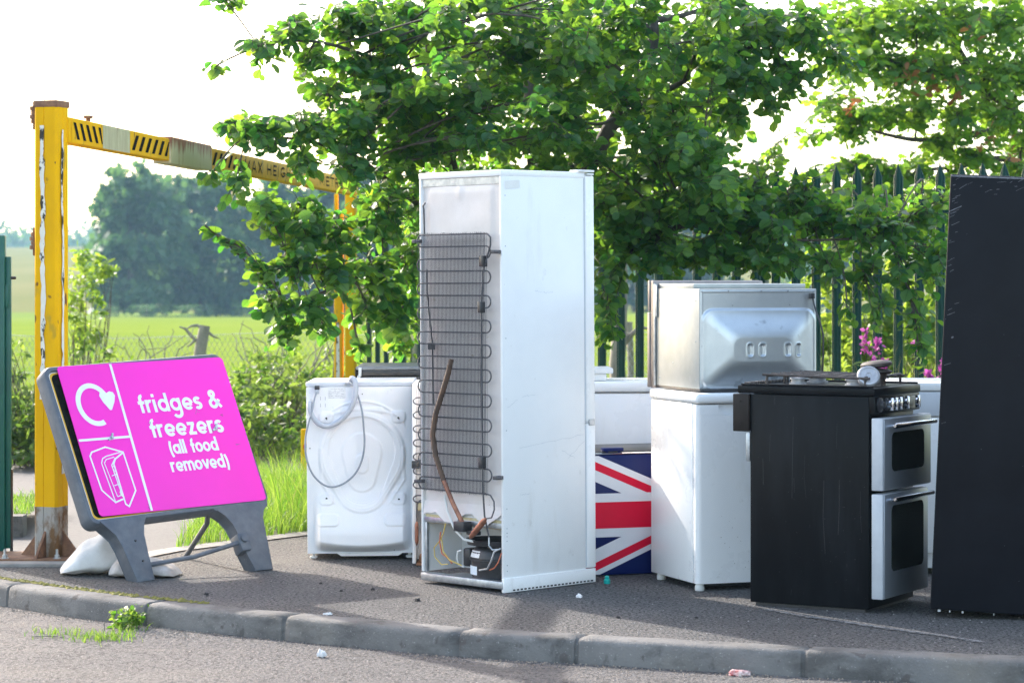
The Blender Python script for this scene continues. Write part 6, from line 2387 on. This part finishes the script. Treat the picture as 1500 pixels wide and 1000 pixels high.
mb.tube([gg[0] + Vector((0, 0, 0)), gg[0] + Vector((.005, 0, .06)), gg[0] + Vector((.03, 0, .105)), gg[0] + Vector((.06, 0, .112)), gg[0] + Vector((.075, 0, .09))], .0022, 6)
mb.tube([gg[1] + Vector((-.04, 0, .006)), gg[1] + Vector((.03, .01, .008)), gg[1] + Vector((.09, 0, .004))], .003, 6)
mb.build('dry_stalk', M['bark_pale'], wd)
mb = MB()
for q in range(260):
    g_ = ground(235 + rg3.normal(0, 40), 926 + rg3.normal(0, 5) + 0, -HK)
    r0 = rg3.uniform(.003, .010)
    mb.raw([g_ + Vector((r0, 0, 0)), g_ + Vector((-r0 * .6, r0, 0)), g_ + Vector((-r0 * .5, -r0, 0)), g_ + Vector((0, 0, r0 * .6))], [(0, 1, 3), (1, 2, 3), (2, 0, 3)])
tag(mb.build('leaf_litter', M['grit'], smooth=0), kind='stuff')
# moss along the back of the kerb
mb = MB()
for q in range(420):
    j = int(rg3.integers(24, 44))
    pk = KL[j].lerp(KL[j + 1], rg3.random())
    c3 = pk + Vector((rg3.normal(0, .01), abs(rg3.normal(0.012, .018)), .004))
    r0 = abs(rg3.normal(.008, .005)) + .003
    a0 = rg3.random() * 6
    mb.raw([c3 + Vector((r0 * math.cos(a0 + k_ * 1.05) * rg3.uniform(.6, 1.2), r0 * math.sin(a0 + k_ * 1.05), 0)) for k_ in range(6)] + [c3 + Vector((0, 0, r0 * .5))], [(i, (i + 1) % 6, 6) for i in range(6)])
tag(mb.build('kerb_moss', M['moss'], smooth=0), kind='stuff')


# ------------------------------------------------------------------ fireweed
def fireweed(label, px_, py_, D, hgt):
    top = at(px_, py_, D)
    o = thing('fireweed', label, 'flower', (top.x, D, 0), group='fireweed along the fence')
    st = bez((0, 0, 0), (0, 0, top.z), .0, 8, .02, rg3)
    st[:, 0] += np.sin(np.linspace(0, 2, 8)) * .02
    tubes_np('stalk', [st], [np.linspace(.005, .002, 8)], M['bark'], o, 5)
    k_ = 46
    t_ = rg3.random(k_)
    P_ = np.stack([np.interp(top.z - hgt * t_, st[:, 2], st[:, 0]), np.zeros(k_), top.z - hgt * t_], -1) + rg3.normal(0, .012, (k_, 3)) * (0.5 + t_[:, None])
    leaves('flower_spike', P_, rg3.normal(0, 1, (k_, 3)), rg3.normal(0, 1, (k_, 3)), rg3.uniform(.018, .038, k_), 'simple', M['petal'], o, rg3.random(k_))
    k_ = 40
    t_ = rg3.uniform(.25, .95, k_)
    z_ = (top.z - hgt) * t_
    a_ = rg3.uniform(0, 6.28, k_)
    P_ = np.stack([np.interp(z_, st[:, 2], st[:, 0]), np.zeros(k_), z_], -1)
    leaves('stalk_leaves', P_, np.stack([np.cos(a_), np.sin(a_), rg3.uniform(-.2, .5, k_)], -1), np.tile([0, 0, 1.], (k_, 1)) + rg3.normal(0, .2, (k_, 3)), rg3.uniform(.06, .12, k_), 'blade', M['bush_leaf'], o, rg3.random(k_))


fireweed('tallest magenta fireweed right of the steel oven', 1264, 482, 17.2, .16)
fireweed('short pale pink fireweed just right of the tallest one', 1282, 498, 17.0, .06)
fireweed('dense magenta fireweed low above the burner caps', 1277, 527, 16.7, .09)
fireweed('small magenta fireweed low beside the dense one', 1291, 526, 16.8, .08)
fireweed('thin fireweed spike left of the dark fridge, seen against a pale', 1340, 494, 17.0, .06)
fireweed('pink fireweed right beside the edge of the dark fridge', 1376, 524, 16.5, .16)
fireweed('low dim fireweed above the right end of the cooker', 1356, 546, 16.6, .06)


# ------------------------------------------------------------------ trees and scrub across the field
def far_tree(label, px_, top_y, D, wid, base_y, n, rg, name='field_tree', cat='tree', group='trees across the field'):
    c0 = at(px_, base_y, D)
    o = thing(name, label, cat, (c0.x, D, c0.z), group=group)
    hh = (base_y - top_y) * D / F
    ww = wid * D / F
    B = []
    for q in range(34):
        t_ = rg.uniform(.0, 1)
        r_m = ww * .5 * (math.sin(math.pi * min(1, .18 + .82 * t_)) ** .6) if t_ < .95 else ww * .15
        a_ = rg.uniform(0, 6.28)
        rr_ = r_m * rg.uniform(.25, .95)
        B.append(((rr_ * math.cos(a_), rr_ * math.sin(a_), hh * (.06 + .86 * t_)), (ww * rg.uniform(.11, .2), ww * rg.uniform(.11, .2), hh * rg.uniform(.05, .10))))
    P, Tn = [], []
    per = n // len(B)
    for c, rd in B:
        sub = rg.normal(0, .6, (10, 3))
        idx = rg.integers(0, 10, per)
        q = sub[idx] + rg.normal(0, .26, (per, 3))
        P.append(np.array(c) + q * np.array(rd))
        Tn.append(np.clip(.5 * rg.random() + .3 * rg.random(10)[idx] + rg.normal(.1, .12, per), 0, 1))
    P, Tn = np.concatenate(P), np.concatenate(Tn)
    P[:, 2] = np.maximum(P[:, 2], .2)
    k_ = len(P)
    leaves('crown', P, rg.normal(0, 1, (k_, 3)), rg.normal(0, .7, (k_, 3)) + np.array([0, 0, .6]), hh * .06 * rg.uniform(.6, 1.3, k_), 'simple', M['far_leaf'], o, Tn)
    pa = [np.array([(0, 0, 0), (.1, 0, hh * .3), (0, .1, hh * .6), (.1, 0, hh * .9)])]
    ra = [[hh * .03, hh * .022, hh * .014, hh * .004]]
    for c, rd in B[:16]:
        pa.append(bez((0, 0, min(c[2] * .6, hh * .5)), c, .05, 6, .06, rg)); ra.append(np.linspace(hh * .010, hh * .002, 6))
    tubes_np('trunk', pa, ra, M['bark'], o, 6)
    return o


rg4 = np.random.default_rng(31)
far_tree('tallest pale topped tree across the field left of the crossbar sleeve', 190, 236, 270, 150, 452, 7000, rg4)
far_tree('broad dark tree across the field under the crossbar', 290, 262, 280, 200, 456, 9000, rg4)
far_tree('dark tree across the field seen through the alder leaves', 400, 268, 285, 190, 458, 8000, rg4)
far_tree('dark tree across the field beside the far yellow post', 510, 240, 290, 170, 460, 7000, rg4)
for px_, lab in ((640, 'tree across the field hidden behind the tall fridge'), (930, 'blue green tree across the field right of the tall fridge'), (1010, 'blue green tree across the field behind the fence over the oven'), (1210, 'blue green tree across the field behind the fence right of the oven')):
    far_tree(lab, px_, 300, 300, 150, 458, 4500, rg4)
rg5 = np.random.default_rng(77)
for i, (px_, w_, lab) in enumerate([(215, 70, 'low pale shrub at the left foot of the far trees'), (285, 90, 'long low pale shrub at the middle of the far trees'), (365, 80, 'low pale shrub at the foot of the dark far tree'), (160, 40, 'small pale shrub left of the far trees')]):
    far_tree(lab, px_, 444, 250, w_, 466, 1300, rg5, 'field_shrub', 'bush', 'pale shrubs before the far trees')
# woodland on the skyline: one mass
P, Tn = [], []
for q in range(420):
    x = rg5.uniform(-330, 330)
    y = rg5.uniform(860, 1000)
    z = float(zhill(np.array([x]), np.array([y]))[0])
    s_ = rg5.uniform(6, 10)
    k_ = 60
    P.append(np.array([x, y, z + s_ * .5]) + rg5.normal(0, .42, (k_, 3)) * np.array([s_, s_, s_ * .7]))
    Tn.append(np.clip(rg5.random() * .6 + rg5.normal(.1, .15, k_), 0, 1))
P, Tn = np.concatenate(P), np.concatenate(Tn)
k_ = len(P)
tag(leaves('distant_woodland', P, rg5.normal(0, 1, (k_, 3)), rg5.normal(0, 1, (k_, 3)), rg5.uniform(1.2, 2.6, k_), 'simple', M['far_leaf'], None, Tn), kind='stuff')

# ------------------------------------------------------------------ haze in the air
HAZE = .00036
mb = MB()
mb.box(-1150, 1150, -320, 1950, -8, 75)
hz = mb.build('haze', bpy.data.materials.new('haze'), smooth=0)
tag(hz, kind='stuff')
hm = hz.data.materials[0]
hm.use_nodes = True
hn = hm.node_tree.nodes
for q in list(hn):
    if q.type == 'BSDF_PRINCIPLED':
        hn.remove(q)
pv = hn.new('ShaderNodeVolumePrincipled')
pv.inputs['Color'].default_value = (.42, .72, .98, 1)
pv.inputs['Density'].default_value = HAZE
pv.inputs['Anisotropy'].default_value = 0.0
hm.node_tree.links.new(pv.outputs[0], hn['Material Output'].inputs['Volume'])
